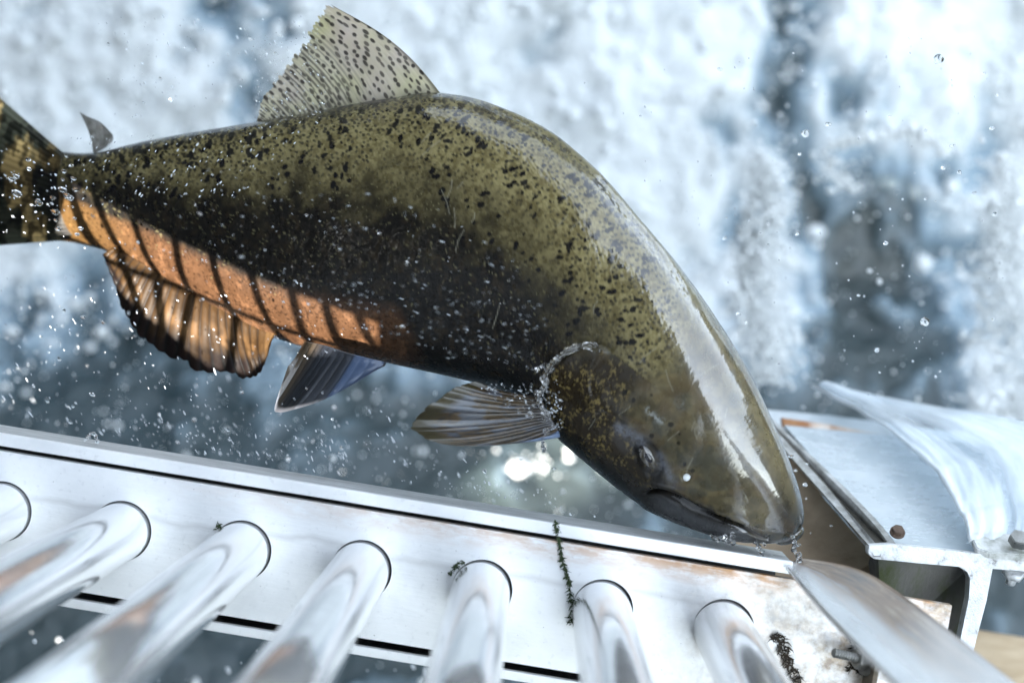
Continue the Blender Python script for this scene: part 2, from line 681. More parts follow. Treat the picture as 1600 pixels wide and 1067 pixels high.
# ------------------------------------------------------------------ the salmon
DV = np.array([  # dorsal px, ventral px, depth, roll of the back towards the camera (deg), width / height
    (60, 232, 78, 377, 1.375, -4, .36),
    (95, 236, 120, 379, 1.360, -3, .40),
    (150, 238, 180, 397, 1.335, -2, .44),
    (220, 222, 255, 437, 1.310, 0, .46),
    (300, 208, 335, 482, 1.288, 2, .48),
    (400, 193, 425, 526, 1.268, 4, .50),
    (500, 176, 505, 548, 1.252, 6, .52),
    (600, 160, 590, 564, 1.238, 8, .53),
    (688, 152, 660, 579, 1.225, 11, .54),
    (770, 173, 725, 594, 1.214, 14, .55),
    (850, 212, 790, 612, 1.204, 18, .56),
    (920, 268, 828, 632, 1.196, 22, .57),
    (990, 346, 856, 655, 1.190, 26, .58),
    (1050, 416, 884, 686, 1.184, 30, .60),
    (1110, 500, 926, 728, 1.178, 33, .62),
    (1160, 580, 978, 772, 1.173, 34, .63),
    (1198, 655, 1038, 808, 1.169, 34, .64),
    (1228, 722, 1100, 832, 1.165, 33, .66),
    (1246, 770, 1150, 845, 1.163, 31, .70),
    (1254, 804, 1190, 849, 1.162, 28, .76),
    (1252, 822, 1212, 848, 1.162, 26, .84),
], float)


def catmull(K, t):
    """K (n,m) knots, t in [0,n-1]"""
    n = len(K)
    i = np.clip(np.floor(t).astype(int), 0, n - 2)
    f = (t - i)[:, None]
    p0, p1, p2, p3 = K[np.clip(i - 1, 0, n - 1)], K[i], K[i + 1], K[np.clip(i + 2, 0, n - 1)]
    return .5 * ((2 * p1) + (-p0 + p2) * f + (2 * p0 - 5 * p1 + 4 * p2 - p3) * f ** 2 + (-p0 + 3 * p1 - 3 * p2 + p3) * f ** 3)


NU = 880
mid = (DV[:, 0:2] + DV[:, 2:4]) / 2
seg = np.concatenate([[0], np.cumsum(np.linalg.norm(np.diff(mid, axis=0), axis=1))])
tu = np.interp(np.linspace(0, 1, NU), seg / seg[-1], np.arange(len(DV)))
ST = catmull(DV, tu)
CAPN = 26                                   # rounded nose beyond the last station
th_near = np.linspace(0, math.pi, 300)
th_far = np.linspace(math.pi, 2 * math.pi, 91)[1:-1]
TH = np.concatenate([th_near, th_far])
NV = len(TH)


def sections(ST, TH):
    D, V, dep, ph, k = ST[:, 0:2], ST[:, 2:4], ST[:, 4], np.radians(ST[:, 5]), ST[:, 6]
    c = cam((D[:, 0] + V[:, 0]) / 2, (D[:, 1] + V[:, 1]) / 2, dep)
    hv = cam(D[:, 0], D[:, 1], dep) - cam(V[:, 0], V[:, 1], dep)
    h = np.linalg.norm(hv, axis=1) / 2
    e = hv / (2 * h[:, None])
    a = h / np.sqrt(np.cos(ph) ** 2 + (k * np.sin(ph)) ** 2)
    z = np.array([0, 0, 1.0])
    dv = e * np.cos(ph)[:, None] + z * np.sin(ph)[:, None]
    nv = z * np.cos(ph)[:, None] - e * np.sin(ph)[:, None]
    ct, st = np.cos(TH), np.sin(TH)
    ex = 1.12                               # slightly fuller than an ellipse
    cx = np.sign(ct) * np.abs(ct) ** (2 / (2 * ex))
    sx = np.sign(st) * np.abs(st) ** (2 / (2 * ex))
    P = c[:, None, :] + (a[:, None] * cx[None])[..., None] * dv[:, None, :] + ((a * k)[:, None] * sx[None])[..., None] * nv[:, None, :]
    return P, c, a, dv, nv


PB, CB, AB, DVEC, NVEC = sections(ST, TH)
# nose cap: shrink the last ring forward onto a rounded tip
tip_dir = CB[-1] - CB[-12]
tip_dir /= np.linalg.norm(tip_dir)
capt = np.linspace(0, 1, CAPN + 1)[1:] * math.pi / 2
cap = CB[-1] + (PB[-1] - CB[-1])[None] * np.cos(capt)[:, None, None] + tip_dir * (AB[-1] * .62 * np.sin(capt))[:, None, None]
PB = np.concatenate([PB, cap])
NUT = len(PB)
# tail end cap is hidden inside the tail fin root


def normals_of(P):
    du = np.gradient(P, axis=0)
    dvv = np.roll(P, -1, 1) - np.roll(P, 1, 1)
    n = np.cross(du, dvv)
    n /= np.linalg.norm(n, axis=-1, keepdims=True) + 1e-12
    ctr = P.mean(1, keepdims=True)
    s = np.sign(((P - ctr) * n).sum(-1, keepdims=True))
    s[s == 0] = 1
    return n * s


NB = normals_of(PB)


def px_of(P):
    d = -P[..., 2]
    return 800 + P[..., 0] / (KPX * d), 533.5 - P[..., 1] / (KPX * d)


def polyline_dist(px, py, pts):
    """distance, signed side (+ left of travel), parameter 0..1 along"""
    best = np.full(px.shape, 1e9)
    sd = np.zeros(px.shape)
    par = np.zeros(px.shape)
    n = len(pts) - 1
    for i in range(n):
        ax, ay = pts[i]
        bx, by = pts[i + 1]
        dx, dy = bx - ax, by - ay
        t = np.clip(((px - ax) * dx + (py - ay) * dy) / (dx * dx + dy * dy), 0, 1)
        qx, qy = px - ax - t * dx, py - ay - t * dy
        d = np.hypot(qx, qy)
        cr = (dx * (py - ay) - dy * (px - ax))
        m = d < best
        best = np.where(m, d, best)
        sd = np.where(m, np.sign(cr), sd)
        par = np.where(m, (i + t) / n, par)
    return best, sd, par


def spline2(pts, n=60):
    K = np.array(pts, float)
    return catmull(K, np.linspace(0, len(K) - 1, n))


# relief of the head, worked out on the near side
near = np.zeros(NV, bool)
near[:300] = True
PX, PY = px_of(PB)
facing = NB[..., 2]
onn = near[None, :] & (facing > -.15)
disp = np.zeros((NUT, NV))
GILL = spline2([(958, 552), (942, 541), (918, 538), (893, 547), (866, 572), (852, 610), (856, 650), (874, 688), (912, 735), (955, 772)])
gd, gs, gp = polyline_dist(PX, PY, GILL)
g_in = gd * -gs                              # + on the head side
if (g_in[(np.hypot(PX - 960, PY - 640) < 15) & onn]).mean() < 0:
    g_in = -g_in
fade = smooth(0.0, .10, gp) * (1 - smooth(.72, .98, gp))
gm = np.where(g_in > 0, np.exp(-g_in / 110) * smooth(-2, 7, g_in), 0) * .0042
gm += np.where(g_in <= 0, -np.exp(-np.abs(g_in) / 9) * .0022, 0)
disp += np.where(gd < 140, gm * fade, 0) * onn
PRE = spline2([(962, 560), (955, 610), (968, 660), (985, 690), (1000, 708)])
d2, _, p2 = polyline_dist(PX, PY, PRE)
disp -= onn * np.exp(-(d2 / 7) ** 2) * .0006 * smooth(0, .2, p2)
MOUTH = spline2([(1003, 772), (1030, 768), (1058, 779), (1090, 797), (1125, 812), (1160, 823), (1180, 835), (1200, 844)])
d3, s3, p3 = polyline_dist(PX, PY, MOUTH)
mw = 2.3 + 3.2 * np.exp(-((p3 - .38) / .26) ** 2)
disp -= onn * np.exp(-(d3 / mw) ** 2) * .0065 * smooth(-.02, .10, p3)
upper = polyline_dist(PX, PY, spline2([(1015, 752), (1060, 762), (1100, 780), (1150, 803), (1190, 822)]))[0]
disp += onn * np.exp(-(upper / 13) ** 2) * .0022
lower = polyline_dist(PX, PY, spline2([(1010, 790), (1060, 806), (1110, 824), (1160, 836)]))[0]
disp += onn * np.exp(-(lower / 10) ** 2) * .0018
EYE = (1014, 714)
ang = math.radians(58)
exr = ((PX - EYE[0]) * math.cos(ang) + (PY - EYE[1]) * math.sin(ang))
eyr = (-(PX - EYE[0]) * math.sin(ang) + (PY - EYE[1]) * math.cos(ang))
er = np.hypot(exr / 30, eyr / 17)
disp += onn * (np.exp(-((er - 1.15) / .35) ** 2) * .0005 - (er < 1.6) * (1 - smooth(.4, 1.0, er)) * .0010)
nr = np.hypot((PX - 1073) / 9, (PY - 744) / 9)
disp -= onn * (1 - smooth(.5, 1.15, nr)) * .003
brow = polyline_dist(PX, PY, spline2([(985, 655), (1020, 680), (1065, 703), (1110, 722), (1150, 748)]))[0]
disp += onn * np.exp(-(brow / 18) ** 2) * .0005
# dorsal ridge: a low keel along the back between fin and head
uu = np.linspace(0, 1, NUT)[:, None]
ridge = np.exp(-(np.minimum(TH, 2 * math.pi - TH) / .10) ** 2)[None]
xm = PX[:, :1]
disp += ridge * (.0025 * smooth(700, 780, xm) * (1 - smooth(1020, 1120, xm)))
lump = fbm(PB * 22, 3, 51) - .5
disp += lump * .0022 * smooth(0, .1, 1 - uu) * (1 - .65 * smooth(930, 1010, PX))
PB = PB + NB * disp[..., None]
NB = normals_of(PB)
PX, PY = px_of(PB)

# ---- skin colour (pigment), near side worked out in pattern space and mirrored to the far side
SPX, SPY = PX[:, :300], PY[:, :300]
vn = np.broadcast_to((th_near / math.pi)[None], SPX.shape)      # 0 back .. 1 belly
xs_ax = np.interp(np.arange(NUT), np.arange(NU), ST[:, 0] * .5 + ST[:, 2] * .5)[:, None] + 0 * vn
P3 = PB[:, :300]
q1 = fbm(P3 * 60, 4, 61)
q2 = fbm(P3 * 220, 3, 62)
q3 = fbm(P3 * 520, 2, 63)
olive = np.array([.150, .120, .050])
olive_hi = np.array([.285, .24, .112])
dkback = np.array([.080, .078, .045])
black = np.array([.011, .010, .009])
brown = np.array([.036, .026, .015])
orange = np.array([.175, .088, .045])
headc = np.array([.120, .098, .052])
headd = np.array([.020, .019, .018])
arc = vn + (q1 - .5) * .16
lim = np.interp(xs_ax, [60, 250, 420, 560, 700, 800, 900], [.40, .38, .37, .37, .39, .41, .44])
soft = np.interp(xs_ax, [60, 400, 700, 900], [.10, .10, .13, .13])
tdark = smooth(lim - soft, lim + soft, arc)[..., None]
qc = smooth(.34, .66, q2 * .6 + q3 * .4)[..., None]
col = olive * (1 - qc) + olive_hi * qc
col = col + (dkback - col) * (1 - smooth(.05, .20, vn))[..., None] * .6
fl = black + (brown - black) * smooth(.52, .72, q2)[..., None] * .55
col = col + (fl - col) * tdark
# warm belly from the vent backwards
bel = smooth(.60, .68, vn + np.interp(xs_ax, [60, 110, 180, 420, 640, 700], [.22, .12, .05, -.02, -.03, -.20]))[..., None]
bel = bel * (1 - smooth(600, 690, xs_ax))[..., None]
orr = orange * (.72 + .55 * q1[..., None]) * (.78 + .44 * q2[..., None])
yel = np.array([.27, .155, .05])
orr = orr + (yel - orr) * (1 - smooth(90, 260, xs_ax))[..., None] * .7
orr = orr * (.80 + .6 * smooth(.55, .75, fbm(P3 * 130, 3, 66))[..., None])
orr = orr * (1 - .55 * smooth(.58, .72, q3)[..., None])
col = col + (orr - col) * bel

spotA = np.zeros(SPX.shape)
spotB = np.zeros(SPX.shape)
spotC = np.zeros(SPX.shape)


def stamp(arr, iu, iv, ax_, ay_, ang_, amp=1.0):
    R_ = max(ax_, ay_) * 1.5
    wu, wv = int(R_ / 1.2) + 6, int(R_ / .8) + 8
    a0, a1, b0, b1 = max(0, iu - wu), min(NUT, iu + wu), max(0, iv - wv), min(300, iv + wv)
    dx, dy = SPX[a0:a1, b0:b1] - SPX[iu, iv], SPY[a0:a1, b0:b1] - SPY[iu, iv]
    c_, s_ = math.cos(ang_), math.sin(ang_)
    e_ = np.hypot((dx * c_ + dy * s_) / ax_, (-dx * s_ + dy * c_) / ay_)
    e_ = e_ + (q3[a0:a1, b0:b1] - .5) * .6
    arr[a0:a1, b0:b1] = np.maximum(arr[a0:a1, b0:b1], amp * (1 - smooth(.78, 1.14, e_)))


for _ in range(460):                          # large black blotches on the back
    iu = int(RNG.integers(30, NU - 150))
    v = RNG.random() ** 1.1 * .60 + .05
    x_here = xs_ax[iu, 0]
    vmax = np.interp(x_here, [100, 600, 900, 1000], [.46, .40, .52, .42])
    if v > vmax or RNG.random() > np.interp(x_here, [80, 300, 800, 930, 980], [.9, .95, 1, .8, .25]):
        continue
    iv = int(v * 299)
    sz = RNG.uniform(2.9, 6.0)
    # blotches lie across the body, tipping forward
    tang = math.atan2(ST[min(iu + 5, NU - 1), 1] - ST[iu, 1], ST[min(iu + 5, NU - 1), 0] - ST[iu, 0])
    a_ = tang + math.radians(RNG.normal(118, 18))
    if spotA[iu, iv] > .02:
        continue
    stamp(spotA, iu, iv, sz * RNG.uniform(.9, 1.7), sz * .85, a_)
    for _k in range(RNG.integers(0, 3)):
        ju = int(np.clip(iu + RNG.normal(0, 6), 2, NU - 2))
        jv = int(np.clip(iv + RNG.normal(0, 11), 2, 297))
        stamp(spotA, ju, jv, sz * RNG.uniform(.6, 1.1), sz * .7, a_ + RNG.normal(0, .5))
rows = np.linspace(14, NU - 165, 126)         # fine dots, one to a scale
for r_i, iu0 in enumerate(rows):
    for iv0 in np.arange(10, 190, 5.0):
        iu = int(iu0 + (2.5 if int(iv0 / 5.0) % 2 else 0) + RNG.normal(0, 1.5))
        iv = int(iv0 + RNG.normal(0, 1.0))
        if RNG.random() < .16 or iu < 2 or iu > NU - 150:
            continue
        stamp(spotB, iu, iv, RNG.uniform(1.9, 3.2), RNG.uniform(1.8, 2.6), RNG.uniform(0, 3), RNG.uniform(.7, 1))
for _ in range(1200):                          # pale flecks where the olive meets the black
    iu = int(RNG.integers(60, NU - 130))
    v = RNG.normal(.50, .085) + np.interp(xs_ax[iu, 0], [200, 700, 900], [-.02, 0, .12])
    if not .2 < v < .9:
        continue
    stamp(spotC, iu, int(v * 299), RNG.uniform(.9, 2.6), RNG.uniform(.7, 1.5), RNG.uniform(0, 3), RNG.uniform(.35, 1))
headm = smooth(-25, 55, np.where(np.abs(g_in[:, :300]) < 400, g_in[:, :300], -400))
headm = np.where(SPX > 900, headm, 0) * smooth(-1, 1, g_in[:, :300])
topm = smooth(985, 1035, xs_ax + (q1 - .5) * 40)                # crown of the head has no spots
hm = np.clip(np.maximum(headm, topm), 0, 1)
col = col + (np.array([.30, .27, .14]) - col) * (spotC * (1 - .8 * hm) * (.9 - .45 * tdark[..., 0]))[..., None]
col = col + (np.array([.012, .012, .013]) - col) * (spotB * (1 - tdark[..., 0]) * (1 - hm) * .92)[..., None]
col = col + (np.array([.006, .006, .008]) - col) * (spotA * (1 - .93 * hm) * .96)[..., None]
# head colouring
hdn = fbm(P3 * v3(70, 70, 70), 5, 71)
mot = fbm(P3 * v3(150, 150, 150), 4, 73)[..., None]
hc = headc * (.45 + .6 * hdn[..., None] + .55 * smooth(.35, .65, mot))
hc = hc + (np.array([.055, .060, .050]) - hc) * smooth(.52, .66, fbm(P3 * 45, 4, 74))[..., None] * .55
hc = hc + (np.array([.15, .10, .045]) - hc) * smooth(.52, .68, q1)[..., None] * .4
hv = vn + (hdn - .5) * .20
hlim = np.interp(SPX, [850, 940, 1000, 1060, 1250], [.55, .60, .66, .72, .80])
DKL = spline2([(868, 520), (930, 585), (966, 648), (1000, 705), (1040, 752), (1100, 792), (1165, 824), (1215, 848)])
kd, ks, _k = polyline_dist(SPX, SPY, DKL)
ksd = kd * ks
if ksd[np.argmin(np.abs(SPX[:, 150] - 980)), 290] < 0:
    ksd = -ksd
hd = smooth(-16, 14, ksd + (hdn - .5) * 50 + (q2 - .5) * 22)[..., None] * .96
hd = np.maximum(hd, (smooth(1185, 1235, SPX + (q1 - .5) * 30) * smooth(700, 800, SPY))[..., None] * .75)
hc = hc + (headd - hc) * hd
# gill cover: dark brown with golden flecks
gillreg = (smooth(-2, 6, g_in[:, :300]) * (1 - smooth(35, 105, g_in[:, :300] + (q1 - .5) * 50)) * smooth(525, 590, SPY + (q1 - .5) * 40) * (1 - smooth(690, 745, SPY)))[..., None]
gold = (smooth(.52, .70, fbm(P3 @ np.array([[520, 300, 0], [-300, 420, 0], [0, 0, 400.]]) * .9, 4, 81)) * smooth(.36, .56, fbm(P3 * 70, 3, 82)))[..., None]
gc = np.array([.034, .024, .013]) + gold * np.array([.23, .175, .062])
gc = gc * (1 - .75 * smooth(.66, .78, vn + (q1 - .5) * .15))[..., None]
hc = hc + (gc - hc) * gillreg
cheek = np.exp(-(polyline_dist(SPX, SPY, spline2([(935, 600), (950, 650), (975, 700), (1010, 735)]))[0] / 22) ** 2)[..., None]
hc = hc + (gc * 1.15 - hc) * cheek * .8
eyer = np.hypot(((SPX - EYE[0]) * math.cos(ang) + (SPY - EYE[1]) * math.sin(ang)) / 46, (-(SPX - EYE[0]) * math.sin(ang) + (SPY - EYE[1]) * math.cos(ang)) / 21)
hc = hc + (np.array([.15, .155, .17]) - hc) * ((1 - smooth(.7, 1.2, eyer + (q2 - .5) * .5)) * .22)[..., None]
ering = np.exp(-((er[:, :300] - 1.0) / .28) ** 2)
hc = hc * (1 - .8 * ering)[..., None]
pale = np.exp(-(polyline_dist(SPX, SPY, spline2([(968, 668), (985, 678), (1003, 690)]))[0] / 9) ** 2) + .8 * np.exp(-(polyline_dist(SPX, SPY, spline2([(1030, 712), (1042, 735), (1052, 752)]))[0] / 7) ** 2)
hc = hc + (np.array([.20, .21, .24]) - hc) * (np.clip(pale, 0, 1) * (.35 + .5 * smooth(.35, .6, q3)))[..., None]
m3 = d3[:, :300]
_k = np.argmin(np.hypot(SPX - 1080, SPY - 815))
JS = np.sign(s3[:, :300].ravel()[_k])
jaw = smooth(2, 14, polyline_dist(SPX, SPY, MOUTH)[0] * s3[:, :300] * JS) * smooth(1000, 1040, SPX)
hc = hc + (np.array([.085, .088, .094]) * (.7 + .6 * q2[..., None]) - hc) * (jaw * .8)[..., None]  # grey lower jaw: reflected light painted into the colour
hc = hc * (1 - .93 * np.exp(-(m3 / (mw[:, :300] * 1.15)) ** 2) * smooth(-.02, .08, p3[:, :300]))[..., None]
lipd = polyline_dist(SPX, SPY, spline2([(1165, 822), (1185, 836), (1210, 846), (1240, 842)]))[0]
hc = hc + (np.array([.34, .33, .32]) - hc) * (np.exp(-(lipd / 2.2) ** 2) * .7)[..., None]
scar = polyline_dist(SPX, SPY, [(1012, 640), (1022, 652), (1034, 658)])[0]
hc = hc + (np.array([.42, .44, .42]) - hc) * (np.exp(-(scar / 4.5) ** 2) * .8 * smooth(.35, .55, q3))[..., None]
for (sx_, sy_, rx_, ry_) in [(988, 557, 7, 4), (976, 613, 4, 5), (990, 625, 3, 4), (1018, 617, 2, 2), (1048, 663, 5, 4), (1018, 681, 4, 4), (1062, 678, 2, 2), (1070, 725, 3, 4),
                             (1060, 692, 3, 3), (980, 535, 3, 3), (1007, 535, 3, 3), (975, 560, 6, 4), (1046, 520, 3, 2), (1082, 735, 4, 3)]:
    ee = np.hypot((SPX - sx_) / rx_, (SPY - sy_) / ry_)
    hc = hc * (1 - .85 * (1 - smooth(.8, 1.2, ee)))[..., None]
hedge = np.where(g_in[:, :300] > 0, 1, 0) * (SPX > 845)
blend = np.clip(np.maximum(hedge * smooth(0, 4, g_in[:, :300]) * smooth(505, 530, SPY), smooth(980, 1030, xs_ax)), 0, 1)
col = col + (hc - col) * blend[..., None]
# thin pale scratches
for _ in range(26):
    iu = int(RNG.integers(380, NU - 120)); iv = int(RNG.integers(30, 190))
    L_, a_ = RNG.uniform(12, 40), RNG.uniform(1.2, 2.6)
    x0, y0 = SPX[iu, iv], SPY[iu, iv]
    sd_ = polyline_dist(SPX, SPY, [(x0, y0), (x0 + L_ * .5 * math.cos(a_) + RNG.normal(0, 2), y0 + L_ * .5 * math.sin(a_)), (x0 + L_ * math.cos(a_), y0 + L_ * math.sin(a_))])[0]
    col = col + (np.array([.36, .34, .26]) - col) * (np.exp(-(sd_ / .75) ** 2) * .55)[..., None]
skin_gain = .66 * (1 - bel) * (1 - blend[..., None]) + .36 * bel * (1 - blend[..., None]) + .60 * blend[..., None]
col = np.clip(col * skin_gain, .002, .9)
far_idx = np.clip(np.round((2 * math.pi - th_far) / math.pi * 299).astype(int), 0, 299)
colall = np.concatenate([col, col[:, far_idx]], 1)

salmon = empty('salmon', to_world(CB[NU // 2]))
tag(salmon, 'large dark spotted salmon leaping over the steel rail, head down', 'fish')
SINV = Matrix.Translation(-Vector(salmon.location))


def fish_part(name, verts_world, quads, material, parent=None):
    me = mesh_np(name, np.asarray(verts_world) - np.array(salmon.location), quads)
    o = link(name, me, material, salmon if parent is None else parent)
    return o, me


quads = grid_quads(NUT, NV, wrap_v=True)
t = NT('wet_salmon_skin')
t.base(t.attr('Col'))
st = t.attr('st', 'Vector')
vor = t.n('ShaderNodeTexVoronoi', feature='F1')
t.l(t.scale(st, (1, 1, 1)), vor.inputs['Vector'])
vor.inputs['Scale'].default_value = 250
hd_at = t.attr('smoothskin', 'Fac')
ripple = t.noise(t.scale(st, (1, .45, 1)), 55, 4, .6, .8)
fine = t.noise(st, 420, 3, .6)
b0 = t.n('ShaderNodeBump')
t.l(vor.outputs['Distance'], b0.inputs['Height'])
t.l(t.math('MULTIPLY', t.math('SUBTRACT', 1.0, hd_at), .20), b0.inputs['Strength'])
b0.inputs['Distance'].default_value = .0012
b1 = t.bump(t.math('MULTIPLY', ripple, t.math('SUBTRACT', 1.0, t.math('MULTIPLY', hd_at, .6))), .22, .004, b0.outputs[0])
b2 = t.bump(fine, .10, .0006, b1)
t.normal(b2)
t.rough(t.ramp(t.noise(st, 70, 4, .6), (.3, .20), (.7, .38)))
t.l(t.math('ADD', t.math('MULTIPLY', t.attr('wet', 'Fac'), .4), .12), t.p.inputs['Specular IOR Level'])
t.l(t.attr('wet', 'Fac'), t.p.inputs['Coat Weight'])
t.p.inputs['Coat Roughness'].default_value = .05
t.p.inputs['Coat IOR'].default_value = 1.72
cb = t.bump(t.math('MULTIPLY', ripple, t.math('SUBTRACT', 1.0, t.math('MULTIPLY', hd_at, .35))), .16, .004)
cb = t.bump(t.noise(t.scale(st, (1, .4, 1)), 190, 3, .6), .06, .001, cb)
b9 = t.n('ShaderNodeBump')
t.l(vor.outputs['Distance'], b9.inputs['Height'])
t.l(t.math('MULTIPLY', t.math('SUBTRACT', 1.0, hd_at), .16), b9.inputs['Strength'])
b9.inputs['Distance'].default_value = .0012
t.l(cb, b9.inputs['Normal'])
cb = b9.outputs[0]
t.l(cb, t.p.inputs['Coat Normal'])
M_SKIN = t.m
body, me = fish_part('body', to_world(PB.reshape(-1, 3)), quads, M_SKIN)
set_col(me, colall.reshape(-1, 3))
ds = np.linalg.norm(np.diff(PB, axis=0), axis=-1).mean(1)
s_len = np.concatenate([[0], np.cumsum(ds)])
t_len = np.concatenate([np.zeros((NUT, 1)), np.cumsum(np.linalg.norm(np.diff(PB, axis=1), axis=-1), axis=1)], 1)
set_vec(me, v3(s_len[:, None] + 0 * t_len, t_len, 0).reshape(-1, 3), 'st')
sm = np.concatenate([blend, blend[:, far_idx]], 1)
a = me.attributes.new('smoothskin', 'FLOAT', 'POINT')
a.data.foreach_set('value', sm.astype(np.float32).ravel())
wetv = (1 - .90 * smooth(.22, .40, vn + (q1 - .5) * .12)) * (.45 + .55 * smooth(860, 1010, xs_ax))
wetv = np.maximum(wetv, blend * (1 - .90 * smooth(-150, -70, ksd + (q1 - .5) * 60) * (1 - smooth(1130, 1190, SPX + SPY * .25 - 190))))
wetv = np.concatenate([wetv, wetv[:, far_idx]], 1)
a = me.attributes.new('wet', 'FLOAT', 'POINT')
a.data.foreach_set('value', wetv.astype(np.float32).ravel())
# close the tail root
bmx = bmesh.new(); bmx.from_mesh(me)
be = [e for e in bmx.edges if e.is_boundary]
bmesh.ops.holes_fill(bmx, edges=be, sides=0)
bmx.to_mesh(me); bmx.free()

NEARW = to_world(PB[:, :300])


def skin_at(px, py, lift=0.0):
    """world point on the near side of the body under a photo pixel"""
    k = np.argmin((PX[:, :300] - px) ** 2 + (PY[:, :300] - py) ** 2 + (facing[:, :300] < 0) * 1e4)
    i, j = divmod(int(k), 300)
    return to_world(PB[i, j] + NB[i, j] * lift)


# ---- fins: closed thin sheets with raised rays
def fin(name, root, tipl, depth_root, depth_tip, rays, material, colf, thick=(.0042, .0009), curve=(0, 0), corr=.0009, nu=170, nt=90,
        bow=0.0, jag=0.0, wave=0.0, seed=0):
    root, tipl = spline2(root, nu), spline2(tipl, nu)
    u = np.linspace(0, 1, nu)
    tt = np.linspace(0, 1, nt)
    dr = np.interp(u, np.linspace(0, 1, len(depth_root)), depth_root)
    dt = np.interp(u, np.linspace(0, 1, len(depth_tip)), depth_tip)
    rp = u * rays
    rid = np.floor(rp)
    if jag:
        jj = 1 + jag * (_h(rid.astype(np.int64), 0 * rid.astype(np.int64), 0 * rid.astype(np.int64), seed) - .6) - jag * .6 * np.abs(np.modf(rp)[0] - .5)
    else:
        jj = np.ones(nu)
    T = tt[None] * jj[:, None]
    cw = (u[:, None] ** 1.6) if name == 'dorsal_fin' else 1.0
    X = root[:, 0][:, None] * (1 - T) + tipl[:, 0][:, None] * T + curve[0] * np.sin(math.pi * np.clip(T, 0, 1)) * cw
    Y = root[:, 1][:, None] * (1 - T) + tipl[:, 1][:, None] * T + curve[1] * np.sin(math.pi * np.clip(T, 0, 1)) * cw
    Dp = dr[:, None] * (1 - T) + dt[:, None] * T
    Dp = Dp - bow * np.sin(math.pi * u)[:, None] * T
    if wave:
        Dp = Dp + wave * (fbm(v3(u[:, None] * 7, T * 1.5, seed), 2, seed) - .5) * T
    P = cam(X, Y, Dp)
    fr = np.modf(rp)[0][:, None]
    rayh = np.abs(np.sin(math.pi * rp))[:, None] ** .7 * corr * (1 - .35 * T) * smooth(0, .15, T)
    th = thick[0] * (1 - T) + thick[1] * T
    th = th * (np.clip(np.minimum(u, 1 - u) * 14, .15, 1))[:, None]
    front, back = P.copy(), P.copy()
    front[..., 2] += th / 2 + rayh
    back[..., 2] -= th / 2 + rayh
    V = np.concatenate([front.reshape(-1, 3), back.reshape(-1, 3)])
    n = nu * nt
    q = [grid_quads(nu, nt), grid_quads(nu, nt, off=n)[:, ::-1]]
    ij = lambda i, j: i * nt + j
    i = np.arange(nu - 1); j = np.arange(nt - 1)
    for jj_ in (0, nt - 1):
        q.append(np.stack([ij(i, jj_), ij(i, jj_) + n, ij(i + 1, jj_) + n, ij(i + 1, jj_)], -1))
    for ii_ in (0, nu - 1):
        q.append(np.stack([ij(ii_, j), ij(ii_, j + 1), ij(ii_, j + 1) + n, ij(ii_, j) + n], -1))
    o, me = fish_part(name, to_world(V), np.concatenate(q), material)
    c = np.clip(colf(X, Y, np.broadcast_to(u[:, None], X.shape), T, rp[:, None] + 0 * T), .003, .95)
    set_col(me, np.concatenate([c.reshape(-1, 3)] * 2))
    return o


def fin_mat(name, transl=.35, rough=.28, coat=.7):
    t = NT(name)
    c = t.attr('Col')
    t.base(c)
    t.set(Roughness=rough)
    t.p.inputs['Coat Weight'].default_value = coat
    t.p.inputs['Coat Roughness'].default_value = .08
    t.normal(t.bump(t.noise(t.coords(), 260, 4, .6), .25, .0008))
    if transl:
        tr = t.n('ShaderNodeBsdfTranslucent')
        t.l(c, tr.inputs['Color'])
        mx = t.n('ShaderNodeMixShader')
        mx.inputs[0].default_value = transl
        out = t.t.nodes['Material Output']
        t.l(t.p.outputs[0], mx.inputs[1])
        t.l(tr.outputs[0], mx.inputs[2])
        t.l(mx.outputs[0], out.inputs['Surface'])
    return t.m


